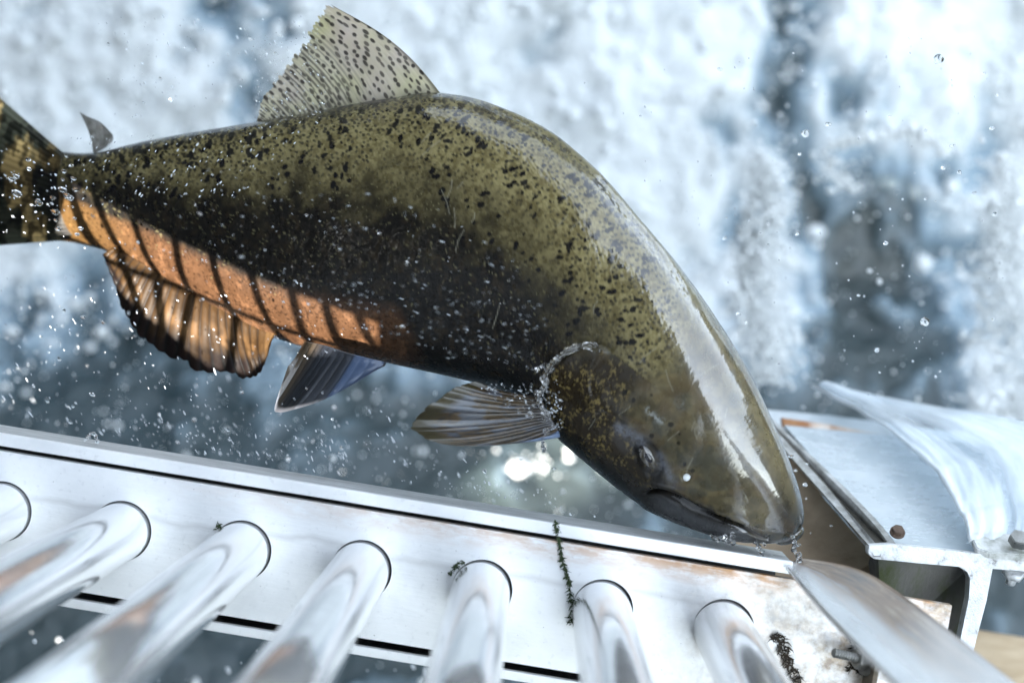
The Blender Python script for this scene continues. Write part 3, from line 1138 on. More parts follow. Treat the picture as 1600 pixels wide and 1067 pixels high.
def dorsal_col(X, Y, u, T, rp):
    n = fbm(v3(X * .022, Y * .022, 1), 3, 91)[..., None]
    c = np.array([.70, .68, .46]) * (1 - n) + np.array([.76, .68, .66]) * n
    fr = np.modf(rp)[0]
    # ray by ray dark streaks towards the rear, broken up
    sn = fbm(v3(np.floor(rp) * 1.7, T * 5, 5), 3, 95)
    streak = smooth(.16, .34, np.abs(fr - .5)) * (1 - smooth(.55, .80, u)) * smooth(.36, .56, sn + .12 * (1 - T)) * smooth(.06, .25, T)
    k = streak * .72
    # scattered oval spots, long side along the rays, bigger towards the leading edge
    rr_ = np.random.default_rng(77)
    U_, T_ = u.mean(1) if u.ndim > 1 else u, T
    Xc = X.mean() ; spots = np.zeros(X.shape)
    got = []
    for _ in range(2600):
        i, j = int(rr_.integers(6, X.shape[0] - 5)), int(rr_.integers(8, X.shape[1] - 4))
        uu_, tt_ = u[i, j], T[i, j]
        if rr_.random() > (.35 + .65 * smooth(.15, .6, uu_)) * (1 - .75 * smooth(.62, .95, tt_)):
            continue
        x, y = X[i, j], Y[i, j]
        if any((x - gx) ** 2 + (2.0 * (y - gy)) ** 2 < 12.8 ** 2 for gx, gy in got):
            continue
        got.append((x, y))
        a_ = math.atan2(Y[i, min(j + 4, X.shape[1] - 1)] - Y[i, j - 4], X[i, min(j + 4, X.shape[1] - 1)] - X[i, j - 4])
        dx, dy = X - x, Y - y
        e_ = np.hypot((dx * math.cos(a_) + dy * math.sin(a_)) / rr_.uniform(3.6, 6.6), (-dx * math.sin(a_) + dy * math.cos(a_)) / rr_.uniform(2.0, 3.1))
        spots = np.maximum(spots, (1 - smooth(.7, 1.2, e_)) * rr_.uniform(.75, 1))
    k = np.maximum(k, spots * .97)
    k = np.maximum(k, (1 - smooth(.0, .12, T)) * .6 * smooth(.55, .42, fbm(v3(X * .1, Y * .1, 3), 3, 96)))
    c = c * (1 - .45 * smooth(.965, .99, u)[..., None])
    return c + (np.array([.040, .032, .034]) - c) * k[..., None] * .95


M_DORSAL = fin_mat('pale_spotted_fin', .62, .35, .35)
D0 = lambda px: float(np.interp(px, ST[:, 0], -PB[:NU, 0, 2]))
fin('dorsal_fin', [(404, 200), (440, 199), (500, 192), (560, 180), (620, 168), (694, 154)],
    [(399, 199), (402, 188), (405, 172), (414, 148), (430, 128), (446, 106), (463, 84), (478, 62), (491, 38), (500, 20), (513, 11), (522, 11)],
    [D0(410), D0(500), D0(690)], [1.262, 1.252, 1.236, D0(690)], 44, M_DORSAL, dorsal_col, curve=(12, -11), corr=.00022, nu=320, nt=170, jag=.065, wave=.02, seed=4)


def adip_col(X, Y, u, T, rp):
    n = fbm(v3(X * .15, Y * .15, 1), 3, 101)[..., None]
    return np.array([.09, .085, .07]) + n * np.array([.22, .22, .22])


fin('adipose_fin', [(146, 240), (152, 237), (160, 233), (168, 228)], [(124, 175), (136, 182), (158, 192), (176, 211)],
    [D0(150), D0(165)], [1.330, 1.325], 6, fin_mat('grey_fin', .2), adip_col, curve=(4, 0), nu=50, nt=40, corr=.0002)


def tail_col(X, Y, u, T, rp):
    n = fbm(v3(X * .045, Y * .020, 1), 4, 111)
    n2 = fbm(v3(X * .12, Y * .07, 7), 3, 112)
    c = np.array([.040, .042, .028]) + smooth(.46, .60, n)[..., None] * np.array([.38, .25, .09])
    c = c * (1 - .80 * smooth(.50, .62, n2)[..., None])
    c = 1.5 * (.15 + .85 * smooth(.05, .3, T))[..., None] * c * (.25 + .75 * (smooth(.55, .95, 1 - u) + smooth(.80, 1.0, u) * .8))[..., None]  # root darkened in the colour to offset the sunlit patch
    return c


M_TAIL = fin_mat('mottled_fin', .12, .45, .05)
M_TAIL.node_tree.nodes['Principled BSDF'].inputs['Specular IOR Level'].default_value = .15
fin('tail_fin', [(100, 240), (98, 270), (102, 310), (108, 345), (120, 374)], [(-70, 92), (-110, 160), (-120, 240), (-110, 320), (-60, 388)],
    [1.353, 1.350, 1.352], [1.40, 1.40, 1.40], 22, M_TAIL, tail_col, curve=(0, 0), corr=.0011, thick=(.012, .002), nu=140, nt=110, bow=.01)


def anal_col(X, Y, u, T, rp):
    fr = np.modf(rp)[0]
    n = fbm(v3(rp * .6, T * 4, 1), 3, 121)
    c = np.array([.085, .052, .024]) * (.5 + n[..., None])
    c = c + (np.array([.22, .14, .075]) - c) * (smooth(.50, .66, n) * smooth(.2, .45, T) * (1 - smooth(.72, .9, T)))[..., None]
    c = c * (1 - .65 * smooth(.28, .48, np.abs(fr - .5)))[..., None]
    c = c + (np.array([.24, .16, .09]) - c) * smooth(.88, .97, u)[..., None]
    c = c * (1 - .80 * smooth(.52, .72, T + .15 * (n - .5)) * (1 - smooth(.86, .95, u)))[..., None]  # outer half darkened: shade painted into the fin colour
    return c * np.array([.42, .36, .28])


M_ANAL = fin_mat('brown_ragged_fin', .12, .5, .03)
M_ANAL.node_tree.nodes['Principled BSDF'].inputs['Specular IOR Level'].default_value = .14
fin('anal_fin', [(176, 386), (230, 415), (295, 447), (365, 487), (436, 518)],
    [(160, 396), (178, 440), (200, 500), (245, 545), (310, 578), (375, 590), (408, 582), (424, 535)],
    [1.318, 1.29, 1.255], [1.325, 1.30, 1.262, 1.245], 24, M_ANAL, anal_col, curve=(-4, 4), corr=.0017, nu=200, nt=90, jag=.10, wave=.02, seed=8)


def pelv_col(X, Y, u, T, rp):
    fr = np.modf(rp)[0]
    c = np.array([.011, .013, .018]) + 0 * X[..., None]
    c = c + (np.array([.038, .060, .11]) - c) * smooth(.66, .74, u)[..., None] * (1 - smooth(.95, .98, u))[..., None]
    c = c + (np.array([.05, .036, .022]) - c) * (1 - smooth(.10, .35, u))[..., None]
    c = c * (1 - .6 * smooth(.34, .46, np.abs(fr - .5)) * (u < .72))[..., None]
    tipm = smooth(.90, .985, T) * (1 - smooth(.35, .75, u)) * smooth(.05, .15, u)
    return c + (np.array([.66, .58, .54]) - c) * tipm[..., None]


M_PELV = fin_mat('dark_blue_fin', .04, .3, .6)
fin('pelvic_fin', [(476, 533), (510, 540), (550, 553), (604, 566)],
    [(450, 572), (430, 634), (436, 644), (458, 640), (500, 627), (545, 604), (598, 572)],
    [1.20, 1.19, 1.18], [1.185, 1.165, 1.17], 13, M_PELV, pelv_col, curve=(0, 3), corr=.0005, nu=130, nt=70, thick=(.006, .0014))


def pect_col(X, Y, u, T, rp):
    fr = np.modf(rp)[0]
    n = fbm(v3(rp * .9, T * 5, 1), 4, 131)
    n2 = fbm(v3(rp * 2.2, T * 26, 5), 3, 132)
    c = np.array([.19, .115, .040]) * (.30 + 1.0 * n[..., None])
    c = c + (np.array([.035, .030, .022]) - c) * smooth(.48, .60, n2)[..., None] * .75
    c = c + (np.array([.16, .20, .27]) - c) * (smooth(.52, .62, n) * .7)[..., None]  # patches of blue sheen painted into the fin colour
    c = c * (1 - .8 * smooth(.28, .46, np.abs(fr - .5)) * smooth(.38, .58, fbm(v3(rp * .45, T * 2.5, 9), 3, 137)))[..., None]
    tipd = smooth(.78, .90, T) * (1 - smooth(.55, .8, u))
    c = c + (np.array([.075, .060, .020]) - c) * tipd[..., None]
    c = c + (np.array([.015, .015, .018]) - c) * ((1 - smooth(.02, .3, T)) * (u < .75) * .8)[..., None]
    c = c * .32
    c = c + (np.array([.10, .14, .22]) - c) * smooth(.88, .93, u)[..., None]  # blue highlight painted along the lower edge
    return c


M_PECT = fin_mat('brown_fin_blue_sheen', .05, .3, .35)
fin('pectoral_fin', [(842, 618), (852, 634), (860, 650), (868, 664), (874, 676)],
    [(742, 595), (716, 603), (694, 617), (668, 636), (640, 662), (652, 677), (684, 692), (730, 697), (800, 692), (872, 678)],
    [1.165, 1.155, 1.150], [1.130, 1.105, 1.100, 1.135], 17, M_PECT, pect_col, curve=(2, 6), corr=.0013, nu=240, nt=120, thick=(.007, .0012), jag=.03, wave=.015, seed=6)

# ---- eye, nostril
eye_p = skin_at(*EYE)
en = Vector(RCAM @ Vector((.05, -.25, .96))).normalized()


def lens_part(name, pos, normal, ra, rb, rc, material, tilt=0.0, parent=None, lift=0.0):
    V, F = ico(4)
    nrm = Vector(normal).normalized()
    zx = (RCAM @ Vector((math.cos(tilt), -math.sin(tilt), 0)))
    zx = (zx - nrm * zx.dot(nrm)).normalized()
    zy = nrm.cross(zx)
    Bm = np.array([zx, zy, nrm])
    vv = (V * np.array([ra, rb, rc])) @ Bm + np.asarray(pos) + np.array(nrm) * lift
    me = mesh_np(name, vv - np.array(salmon.location), tris=F)
    o = link(name, me, material, salmon)
    if parent is not None:
        o.parent = parent
    return o


te = NT('cloudy_eye')
te.base(te.ramp(te.noise(te.coords(), 120, 3, .6), (.35, (.010, .010, .012)), (.5, (.035, .030, .022)), (.68, (.11, .10, .085))))
te.set(Roughness=.15)
te.p.inputs['Coat Weight'].default_value = .5
eye = lens_part('eye', eye_p, en, .0116, .0058, .0026, te.m, tilt=ang, lift=.0002)
tp = NT('black_pupil')
tp.set(Base_Color=(.010, .010, .014, 1), Roughness=.12)
lens_part('pupil', eye_p, en, .0046, .0026, .0008, tp.m, tilt=ang, parent=eye, lift=.0024)
tn = NT('pale_nostril_flap')
tn.set(Base_Color=(.60, .63, .64, 1), Roughness=.2)
lens_part('nostril', skin_at(1075, 746), en, .0042, .0034, .0016, tn.m, tilt=.6, lift=.0002)

# ------------------------------------------------------------------ the bar rack (rail, plate with holes, tubes)
QD = 1.15
Q = KPX * QD
e1 = Vector((1, -.16, 0)).normalized()
e3 = Vector((-.020, -.035, 1)).normalized()
e1 = (e1 - e3 * e1.dot(e3)).normalized()
e2 = e3.cross(e1)
RB = RCAM @ Matrix((e1, e2, e3)).transposed()
BORG = Vector(W(0, 704, QD))
rack = empty('bar_rack')
rack.matrix_world = Matrix.Translation(BORG) @ RB.to_4x4()
tag(rack, 'pale steel bar rack with a slotted rail and a row of polished tubes', 'barrier')
PITCHX, X0, YC, HT = 190.4 * Q, 14.7 * Q, -95 * Q, 199 * Q
RT = 46.0 * Q
PT = .008


def plate_with_holes():
    bm = bmesh.new()
    k0, k1 = -2, 6
    xl, xr = X0 + (k0 - .5) * PITCHX, X0 + (k1 + .5) * PITCHX
    for k in range(k0, k1 + 1):
        cx = X0 + k * PITCHX + .0008
        cy = YC + .0006
        hw = PITCHX / 2
        xa, xb, ya, yb = X0 + (k - .5) * PITCHX, X0 + (k + .5) * PITCHX, -HT, 0.0
        angs = sorted(set([round(2 * math.pi * i / 56, 6) for i in range(56)] +
                          [round(math.atan2(yy - cy, xx - cx) % (2 * math.pi), 6) for xx in (xa, xb) for yy in (ya, yb)]))
        inner, outer, back = [], [], []
        rh = RT + .0008
        for a in angs:
            c, s = math.cos(a), math.sin(a)
            tx = ((xb - cx) / c) if c > 1e-9 else ((xa - cx) / c if c < -1e-9 else 1e9)
            ty = ((yb - cy) / s) if s > 1e-9 else ((ya - cy) / s if s < -1e-9 else 1e9)
            tt = min(tx, ty)
            outer.append(bm.verts.new((cx + c * tt, cy + s * tt, 0)))
            inner.append(bm.verts.new((cx + c * rh, cy + s * rh, 0)))
            back.append(bm.verts.new((cx + c * rh, cy + s * rh, -PT)))
        n = len(angs)
        for i in range(n):
            j = (i + 1) % n
            bm.faces.new((inner[i], outer[i], outer[j], inner[j]))
            bm.faces.new((back[i], inner[i], inner[j], back[j]))
    # plain right end
    xe = 1500 * Q
    v = [bm.verts.new(p) for p in ((xr, -HT, 0), (xe, -HT, 0), (xe, 0, 0), (xr, 0, 0))]
    bm.faces.new(v)
    # returned edges top and bottom
    for y in (0.0, -HT):
        w = [bm.verts.new(p) for p in ((xl, y, 0), (xe, y, 0), (xe, y, -PT), (xl, y, -PT))]
        bm.faces.new(w)
    bmesh.ops.remove_doubles(bm, verts=bm.verts, dist=1e-5)
    return bm


bm_obj('face_plate', plate_with_holes(), M_PLATE, rack)
XA, XB = -480 * Q, 1247 * Q
# top rail: an angle with its front lip and a flat top running back
bm = bmesh.new()
yl0, yl1 = 8 * Q, 27.5 * Q
bm_box(bm, (XA, yl0, -.004), (XB, yl1, .0015), .0008)
bm_obj('rail_lip', bm, M_RAIL, rack)
bm = bmesh.new()
bm_box(bm, (XA, yl1 - .004, -.052), (XB, yl1 - .0012, -.0045))
# worn sawn edge along the back of the rail
top = bm_obj('rail_top', bm, mat_rough('grey_weathered_edge', [(.3, (.30, .31, .31)), (.7, (.52, .53, .53))], 30, .6, .6, .2, (1, 1, 6)), rack)
bm = bmesh.new()
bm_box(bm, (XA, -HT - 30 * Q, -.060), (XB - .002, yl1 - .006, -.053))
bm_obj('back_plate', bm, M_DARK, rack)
bm = bmesh.new()
bm_box(bm, (XA, -HT - 27 * Q, -.005), (1500 * Q, -HT - 12.5 * Q, .001), .0008)
bm_obj('lower_lip', bm, M_RAIL, rack)
bm = bmesh.new()
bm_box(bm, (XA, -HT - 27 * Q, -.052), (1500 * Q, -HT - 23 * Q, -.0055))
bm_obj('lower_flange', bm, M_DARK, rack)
# tubes
bm = bmesh.new()
NSEG = 72
prof = [(RT, -.045), (RT, .93)]
rings = []
for (r, z) in [(RT, -.045), (RT, .0), (RT, .12), (RT, .3), (RT, .62), (RT - .003, .623)]:
    rings.append([bm.verts.new((r * math.cos(2 * math.pi * i / NSEG), r * math.sin(2 * math.pi * i / NSEG), z)) for i in range(NSEG)])
for a_, b_ in zip(rings, rings[1:]):
    for i in range(NSEG):
        f = bm.faces.new((a_[i], a_[(i + 1) % NSEG], b_[(i + 1) % NSEG], b_[i]))
        f.smooth = True
bm.faces.new(rings[-1])
tube0 = bm_obj('tube', bm, M_TUBE, rack)
tube0.location = (X0 - PITCHX, YC, 0)
for k in range(0, 7):
    o = tube0.copy()
    COL.objects.link(o)
    o.parent = rack
    o.location = (X0 + k * PITCHX, YC, 0)
    o.rotation_euler = (0, 0, 1.3 * k)


def bpt(px, py, z=0.0):
    """rack-local point under a photo pixel, at height z off the plate"""
    inv = rack.matrix_world.inverted()
    o_, p_ = inv @ CAM, inv @ Vector(W(px, py, 1.0))
    d_ = p_ - o_
    return o_ + d_ * ((z - o_.z) / d_.z)


# threaded bolt with nut standing off the plate by the guide strip
bm = bmesh.new()
b0_, b1_ = bpt(1302, 1019, .020), bpt(1352, 1030, .010)
axis = (b1_ - b0_)
NTH = 12
for i in range(NTH):
    p, q = b0_ + axis * (i / NTH), b0_ + axis * ((i + .5) / NTH)
    bm_tube(bm, p, q, .0030, .0040, 14)
    bm_tube(bm, q, b0_ + axis * ((i + 1) / NTH), .0040, .0030, 14)
M_BOLT = mat_rough('grey_bolt_steel', [(.3, (.16, .16, .15)), (.7, (.34, .34, .33))], 60, .4, .2, .7)
bolt = bm_obj('bolt', bm, M_BOLT, rack)
bm = bmesh.new()
bm_tube(bm, b0_ + axis * .72, b0_ + axis * 1.02, .0092, .0092, 6)
for f in bm.faces:
    f.smooth = False
bmesh.ops.bevel(bm, geom=list(bm.edges), offset=.0008, segments=1, affect='EDGES')
o = bm_obj('nut', bm, M_BOLT, bolt)
bm = bmesh.new()
bm_tube(bm, b0_ + axis * 1.02, b0_ + axis * 1.10, .0125, .0125, 24)
bm_obj('washer', bm, M_BOLT, bolt)
bracket = bmesh.new()
pA = b0_ + axis * 1.11
bm_box(bracket, pA + Vector((0, -.035, -.012)), pA + Vector((.004, .020, .020)), .0006)
bm_obj('bracket', bracket, mat_rough('grimy_bracket', [(.3, (.06, .05, .035)), (.7, (.17, .13, .09))], 40, .8, .4), rack)

# ------------------------------------------------------------------ weeds caught on the plate
M_MOSS = mat_rough('dark_green_moss', [(.3, (.012, .022, .008)), (.6, (.035, .055, .018)), (.8, (.09, .10, .035))], 260, .9, .5)
M_LICH = mat_rough('black_brown_weed', [(.3, (.010, .008, .006)), (.7, (.05, .035, .02))], 200, .9, .5)


def weed(name, path, width, count, length, material, label, cat, spread=1.0, z0=.001):
    """a tangle of small blades along a path of photo pixels lying on the plate"""
    pts = spline2(path, 60)
    V, F = [], []
    for k in range(count):
        i = int(RNG.integers(0, 60))
        tpos = i / 59
        base = bpt(pts[i][0] + RNG.normal(0, width[0] * (1 - tpos) + width[1] * tpos), pts[i][1] + RNG.normal(0, 2), z0 + abs(RNG.normal(0, .0007)))
        nxt = pts[min(i + 2, 59)] - pts[max(i - 2, 0)]
        ang_ = math.atan2(-nxt[1], nxt[0]) + RNG.normal(0, .8 * spread)
        L_ = length * RNG.uniform(.4, 1.2)
        dvec = Vector((math.cos(ang_), math.sin(ang_), RNG.uniform(-.05, .45))) * L_
        sv = Vector((-math.sin(ang_), math.cos(ang_), RNG.uniform(-.5, .5))) * RNG.uniform(.0003, .0008)
        midp = base + dvec * .5 + Vector(RNG.normal(0, L_ * .15, 3))
        n = len(V)
        V += [base - sv, base + sv, midp + sv * .8, midp - sv * .8, base + dvec]
        F += [(n, n + 1, n + 2, n + 3), (n + 3, n + 2, n + 4)]
    me = bpy.data.meshes.new(name)
    me.from_pydata([rack.matrix_world @ v for v in V], [], F)
    o = link(name, me, material)
    return tag(o, label, cat)


weed('moss_strand', [(868, 816), (872, 835), (876, 860), (882, 885), (888, 905), (891, 930), (893, 970)], (.5, 1.3), 240, .0042, M_MOSS,
     'thin green moss strand hanging down the pale plate between two tubes', 'moss')
weed('moss_tuft', [(703, 898), (712, 884), (724, 878)], (1.2, 1.0), 50, .0024, M_MOSS, 'small green moss tuft on the upper left of the middle tube collar', 'moss', 2.0)
weed('moss_tuft', [(338, 824), (344, 820)], (1.0, 1.0), 22, .0028, M_MOSS, 'tiny moss speck beside the hole of a tube near the left', 'moss', 2.0)
weed('weed_clump', [(1210, 990), (1222, 1010), (1232, 1040), (1240, 1064)], (4.5, 5), 150, .0075, M_LICH, 'black branching weed clinging to the grimy right end of the plate', 'weed', 2.0)
weed('weed_clump', [(1330, 975), (1340, 990), (1345, 1010), (1335, 1045)], (6, 6), 420, .006, M_LICH, 'dark weed clump growing behind the threaded bolt', 'weed', 2.0)

# ------------------------------------------------------------------ guide strip in the right foreground
def strip_mesh(name, L, U, thick, material, n=40, m=14, parent=None, jagged=0.0):
    L = catmull(np.array(L, float), np.linspace(0, len(L) - 1, n))
    U = catmull(np.array(U, float), np.linspace(0, len(U) - 1, n))
    tt = np.linspace(0, 1, m)[None, :, None]
    A, B = cam(L[:, 0], L[:, 1], L[:, 2]), cam(U[:, 0], U[:, 1], U[:, 2])
    P = A[:, None] * (1 - tt) + B[:, None] * tt
    nrm = np.cross(np.gradient(P, axis=0), np.gradient(P, axis=1))
    nrm /= np.linalg.norm(nrm, axis=-1, keepdims=True)
    Pb = P - nrm * thick * np.sign(nrm[..., 2:3].mean())
    V = to_world(np.concatenate([P.reshape(-1, 3), Pb.reshape(-1, 3)]))
    k = n * m
    q = [grid_quads(n, m), grid_quads(n, m, off=k)[:, ::-1]]
    i, j = np.arange(n - 1), np.arange(m - 1)
    for jj in (0, m - 1):
        q.append(np.stack([i * m + jj, i * m + jj + k, (i + 1) * m + jj + k, (i + 1) * m + jj], -1))
    for ii in (0, n - 1):
        q.append(np.stack([ii * m + j, ii * m + j + 1, ii * m + j + 1 + k, ii * m + j + k], -1))
    me = mesh_np(name, V, np.concatenate(q), shade=False)
    s_ = np.linspace(0, 1, n)[:, None] + 0 * tt[..., 0]
    set_vec(me, np.concatenate([v3(s_, tt[..., 0] + 0 * s_, 0).reshape(-1, 3)] * 2), 'st')
    return link(name, me, material, parent)


tg = NT('brushed_guide_steel')
cc = tg.coords()
ng = tg.noise(cc, 9, 5, .6)
stg = tg.attr('st', 'Vector')
sxg = tg.n('ShaderNodeSeparateXYZ')
tg.l(stg, sxg.inputs[0])
refl_noise = tg.noise(tg.scale(stg, (5, 9, 1)), 1, 6, .65, .4)
across = tg.math('ADD', sxg.outputs['Y'], tg.math('MULTIPLY', tg.math('SUBTRACT', refl_noise, .5), .55))
refl_brown = tg.math('MULTIPLY', tg.ramp(across, (.22, 0.0), (.58, 1.0)), tg.ramp(sxg.outputs['X'], (.55, 1.0), (.95, .25)))  # brown reflection of the wall painted into the strip's upper part
tg.base(tg.mix(tg.math('MULTIPLY', refl_brown, .9), tg.ramp(ng, (.3, (.74, .74, .74)), (.6, (.84, .84, .84))), tg.ramp(refl_noise, (.3, (.040, .030, .022)), (.52, (.15, .085, .038)), (.7, (.30, .23, .15)))))
tg.l(tg.math('SUBTRACT', .72, tg.math('MULTIPLY', refl_brown, .62)), tg.p.inputs['Metallic'])
tg.p.inputs['Specular IOR Level'].default_value = .25
tg.normal(tg.bump(tg.noise(tg.scale(stg, (3, 60, 1)), 3, 5, .6), .12, .002))
tg.rough(tg.ramp(ng, (.3, .14), (.7, .24)))
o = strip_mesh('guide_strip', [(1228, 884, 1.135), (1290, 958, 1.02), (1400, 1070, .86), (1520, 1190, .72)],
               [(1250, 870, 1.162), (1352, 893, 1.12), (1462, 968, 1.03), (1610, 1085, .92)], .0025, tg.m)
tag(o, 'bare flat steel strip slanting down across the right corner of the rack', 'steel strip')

# ------------------------------------------------------------------ weir frame at the right: deck, angle, beam
frame = empty('weir_frame', W(1400, 860, 1.2))
tag(frame, 'flaking steel beam with a bolted deck plate behind the nose of the fish', 'steel frame')


def fpart(name, bm, material, parent=None, smooth_shade=False):
    bmesh.ops.translate(bm, verts=bm.verts, vec=-Vector(frame.location))
    return bm_obj(name, bm, material, frame if parent is None else parent, smooth_shade)


M_FLAKE = mat_rough('flaking_white_steel', [(.30, (.13, .12, .11)), (.42, (.58, .59, .60)), (.7, (.80, .81, .82))], 95, .55, .6, .15)
td = NT('wet_deck_steel')
cc = td.coords()
nd = td.noise(td.scale(cc, (3, 6, 3)), 4, 6, .6)
td.base(td.ramp(nd, (.3, (.42, .47, .50)), (.7, (.60, .64, .67))))
td.set(Metallic=.35)
td.rough(td.ramp(nd, (.3, .16), (.7, .40)))
td.normal(td.bump(td.noise(cc, 40, 4, .6), .10, .002))
M_DECK = td.m
M_EDGE = mat_rough('worn_angle_steel', [(.3, (.16, .155, .145)), (.5, (.36, .36, .35)), (.72, (.58, .585, .59))], 60, .45, .5, .4)


def pts(*a):
    return [Vector(W(*p)) for p in a]


def prism(name, poly, depth_cam, material, parent=None, bevel=0.0, smooth_shade=False):
    bm = bmesh.new()
    bm_prism(bm, poly, RCAM @ Vector(depth_cam), bevel)
    return fpart(name, bm, material, parent, smooth_shade)


# deck plate: falls away from the beam towards the water
deck = prism('deck_plate', pts((1392, 853, 1.205), (1548, 872, 1.205), (1760, 890, 1.205), (1780, 720, 1.50), (1500, 690, 1.48), (1262, 668, 1.46), (1225, 664, 1.45)),
             (0, -.004, -.002), M_DECK)
# the rusty far edge of the deck
prism('rusty_lip', pts((1222, 653, 1.47), (1300, 664, 1.475), (1400, 683, 1.48), (1402, 700, 1.472), (1300, 684, 1.465), (1224, 668, 1.46)), (0, 0, -.01),
      mat_rough('rusted_edge', [(.3, (.62, .62, .60)), (.45, (.52, .42, .34)), (.56, (.24, .10, .035)), (.75, (.34, .18, .08))], 11, .8, .5, 0, (1.6, 1, 1)))
prism('deck_sill', pts((1190, 640, 1.52), (1300, 650, 1.53), (1800, 716, 1.56), (1800, 760, 1.54), (1300, 690, 1.505), (1195, 668, 1.50)), (0, 0, -.02),
      mat_rough('pale_wet_sill', [(.3, (.32, .36, .38)), (.7, (.60, .63, .65))], 14, .5, .4))
# the angle along the near left edge: upright leg, groove, top lip
strip_mesh('angle_lip', [(1200, 655, 1.40), (1290, 740, 1.31), (1356, 808, 1.235), (1394, 856, 1.195)],
           [(1207, 655, 1.40), (1300, 742, 1.31), (1366, 808, 1.235), (1402, 852, 1.195)], .010, M_EDGE, parent=None)
al = bpy.data.objects['angle_lip']
prism('angle_face', pts((1196, 668, 1.385), (1290, 775, 1.285), (1358, 852, 1.192), (1366, 870, 1.188), (1376, 870, 1.188), (1376, 858, 1.192), (1302, 771, 1.290), (1204, 662, 1.388)), (0, -.001, -.006), M_EDGE)
prism('groove_web', pts((1204, 664, 1.392), (1302, 772, 1.294), (1376, 860, 1.198), (1394, 855, 1.202), (1366, 812, 1.245), (1296, 742, 1.318), (1206, 657, 1.405)), (0, -.001, -.003),
      mat_rough('dark_groove', [(.3, (.030, .028, .022)), (.7, (.11, .10, .085))], 30, .8, .4))  # darker than the angle faces beside it
al.parent = frame
al.matrix_parent_inverse = Matrix.Translation(-Vector(frame.location))
# beam: flange edge and web with a filleted corner, cut end facing the camera
fl = pts((1358, 852, 1.19), (1392, 850, 1.19), (1470, 858, 1.19), (1556, 868, 1.19), (1680, 878, 1.19), (1680, 899, 1.19), (1550, 887, 1.19),
         (1541, 940, 1.19), (1525, 1000, 1.19), (1512, 1060, 1.19), (1486, 1060, 1.19), (1502, 992, 1.19), (1514, 935, 1.19), (1517, 903, 1.19), (1512, 892, 1.19), (1500, 884, 1.19), (1440, 880, 1.19), (1366, 873, 1.19), (1357, 865, 1.19))
prism('beam_end', fl, (0, .0, -.012), M_FLAKE, bevel=.0006)
prism('beam_side', pts((1372, 866, 1.21), (1520, 882, 1.21), (1512, 1040, 1.23), (1380, 1010, 1.30), (1366, 884, 1.24)), (0, 0, -.02),
      mat_rough('stained_concrete', [(.3, (.045, .043, .038)), (.5, (.13, .125, .115)), (.62, (.07, .085, .030)), (.75, (.20, .19, .175))], 16, .85, .7, 0, (1, 1, .35)))
# bolts through the deck and beam
def hexbolt(px, py, d, r, h, material, label=None):
    c = Vector(W(px, py, d))
    upw = (RCAM @ Vector((.0, .72, .69))).normalized()
    bm = bmesh.new()
    bm_tube(bm, c, c + upw * h, r, r * .98, 6)
    for f in bm.faces:
        f.smooth = False
    bmesh.ops.bevel(bm, geom=list(bm.edges), offset=r * .08, segments=2, affect='EDGES')
    return fpart('bolt_head', bm, material), c, upw


M_RUSTB = mat_rough('rusty_bolt', [(.3, (.035, .025, .020)), (.7, (.13, .085, .06))], 80, .7, .4, .3)
b, c, up_ = hexbolt(1402, 832, 1.207, .0054, .0052, M_RUSTB)
bm = bmesh.new(); bm_tube(bm, c - up_ * .0005, c + up_ * .0016, .0064, .0064, 24)
fpart('washer', bm, M_RUSTB, b)
b.children[0].parent = b
b, c, up_ = hexbolt(1590, 848, 1.19, .0085, .0085, M_BOLT)
prism('clamp_plate', pts((1519, 840, 1.20), (1527, 828, 1.215), (1690, 846, 1.215), (1690, 874, 1.185), (1545, 862, 1.185), (1526, 856, 1.19)), (0, -.006, -.003),
      mat_rough('mossy_grey_plate', [(.3, (.20, .21, .17)), (.5, (.50, .51, .50)), (.7, (.70, .71, .71))], 50, .7, .5), bevel=.001)
dn = (RCAM @ Vector((-.02, -.80, -.60))).normalized()
c = Vector(W(1586, 888, 1.20))
bm = bmesh.new()
bm_tube(bm, c, c + dn * .007, .0095, .0095, 6)
nb = fpart('nut', bm, M_FLAKE)
bm = bmesh.new()
bm_tube(bm, c + dn * .006, c + dn * .017, .0044, .0042, 16)
fpart('bolt_shank', bm, M_FLAKE)

# brown stained wall behind the nose
o = bpy.data.objects
bm = bmesh.new()
bm_prism(bm, pts((1150, 640, 1.57), (1215, 672, 1.50), (1290, 780, 1.40), (1372, 875, 1.30), (1400, 960, 1.27), (1200, 960, 1.30), (1150, 930, 1.33)), RCAM @ Vector((0, -.01, -.05)))
ow = bm_obj('stained_wall', bm, mat_rough('brown_stained_concrete', [(.3, (.26, .19, .125)), (.55, (.45, .345, .24)), (.75, (.54, .45, .34))], 9, .8, .6))
tag(ow, 'brown stained wall in shade between the fish nose and the deck angle', 'wall')
# sunlit pale timber low at the right
bm = bmesh.new()
bm_prism(bm, pts((1440, 968, 1.55), (1720, 1012, 1.55), (1720, 1150, 1.50), (1440, 1100, 1.50)), RCAM @ Vector((0, -.03, -.06)), .004)
ot = bm_obj('timber_beam', bm, mat_rough('pale_timber', [(.3, (.34, .25, .15)), (.7, (.52, .41, .28))], 10, .75, .4, 0, (1, 6, 6)))
tag(ot, 'pale warm timber beam low in the right corner under the steel beam', 'timber')

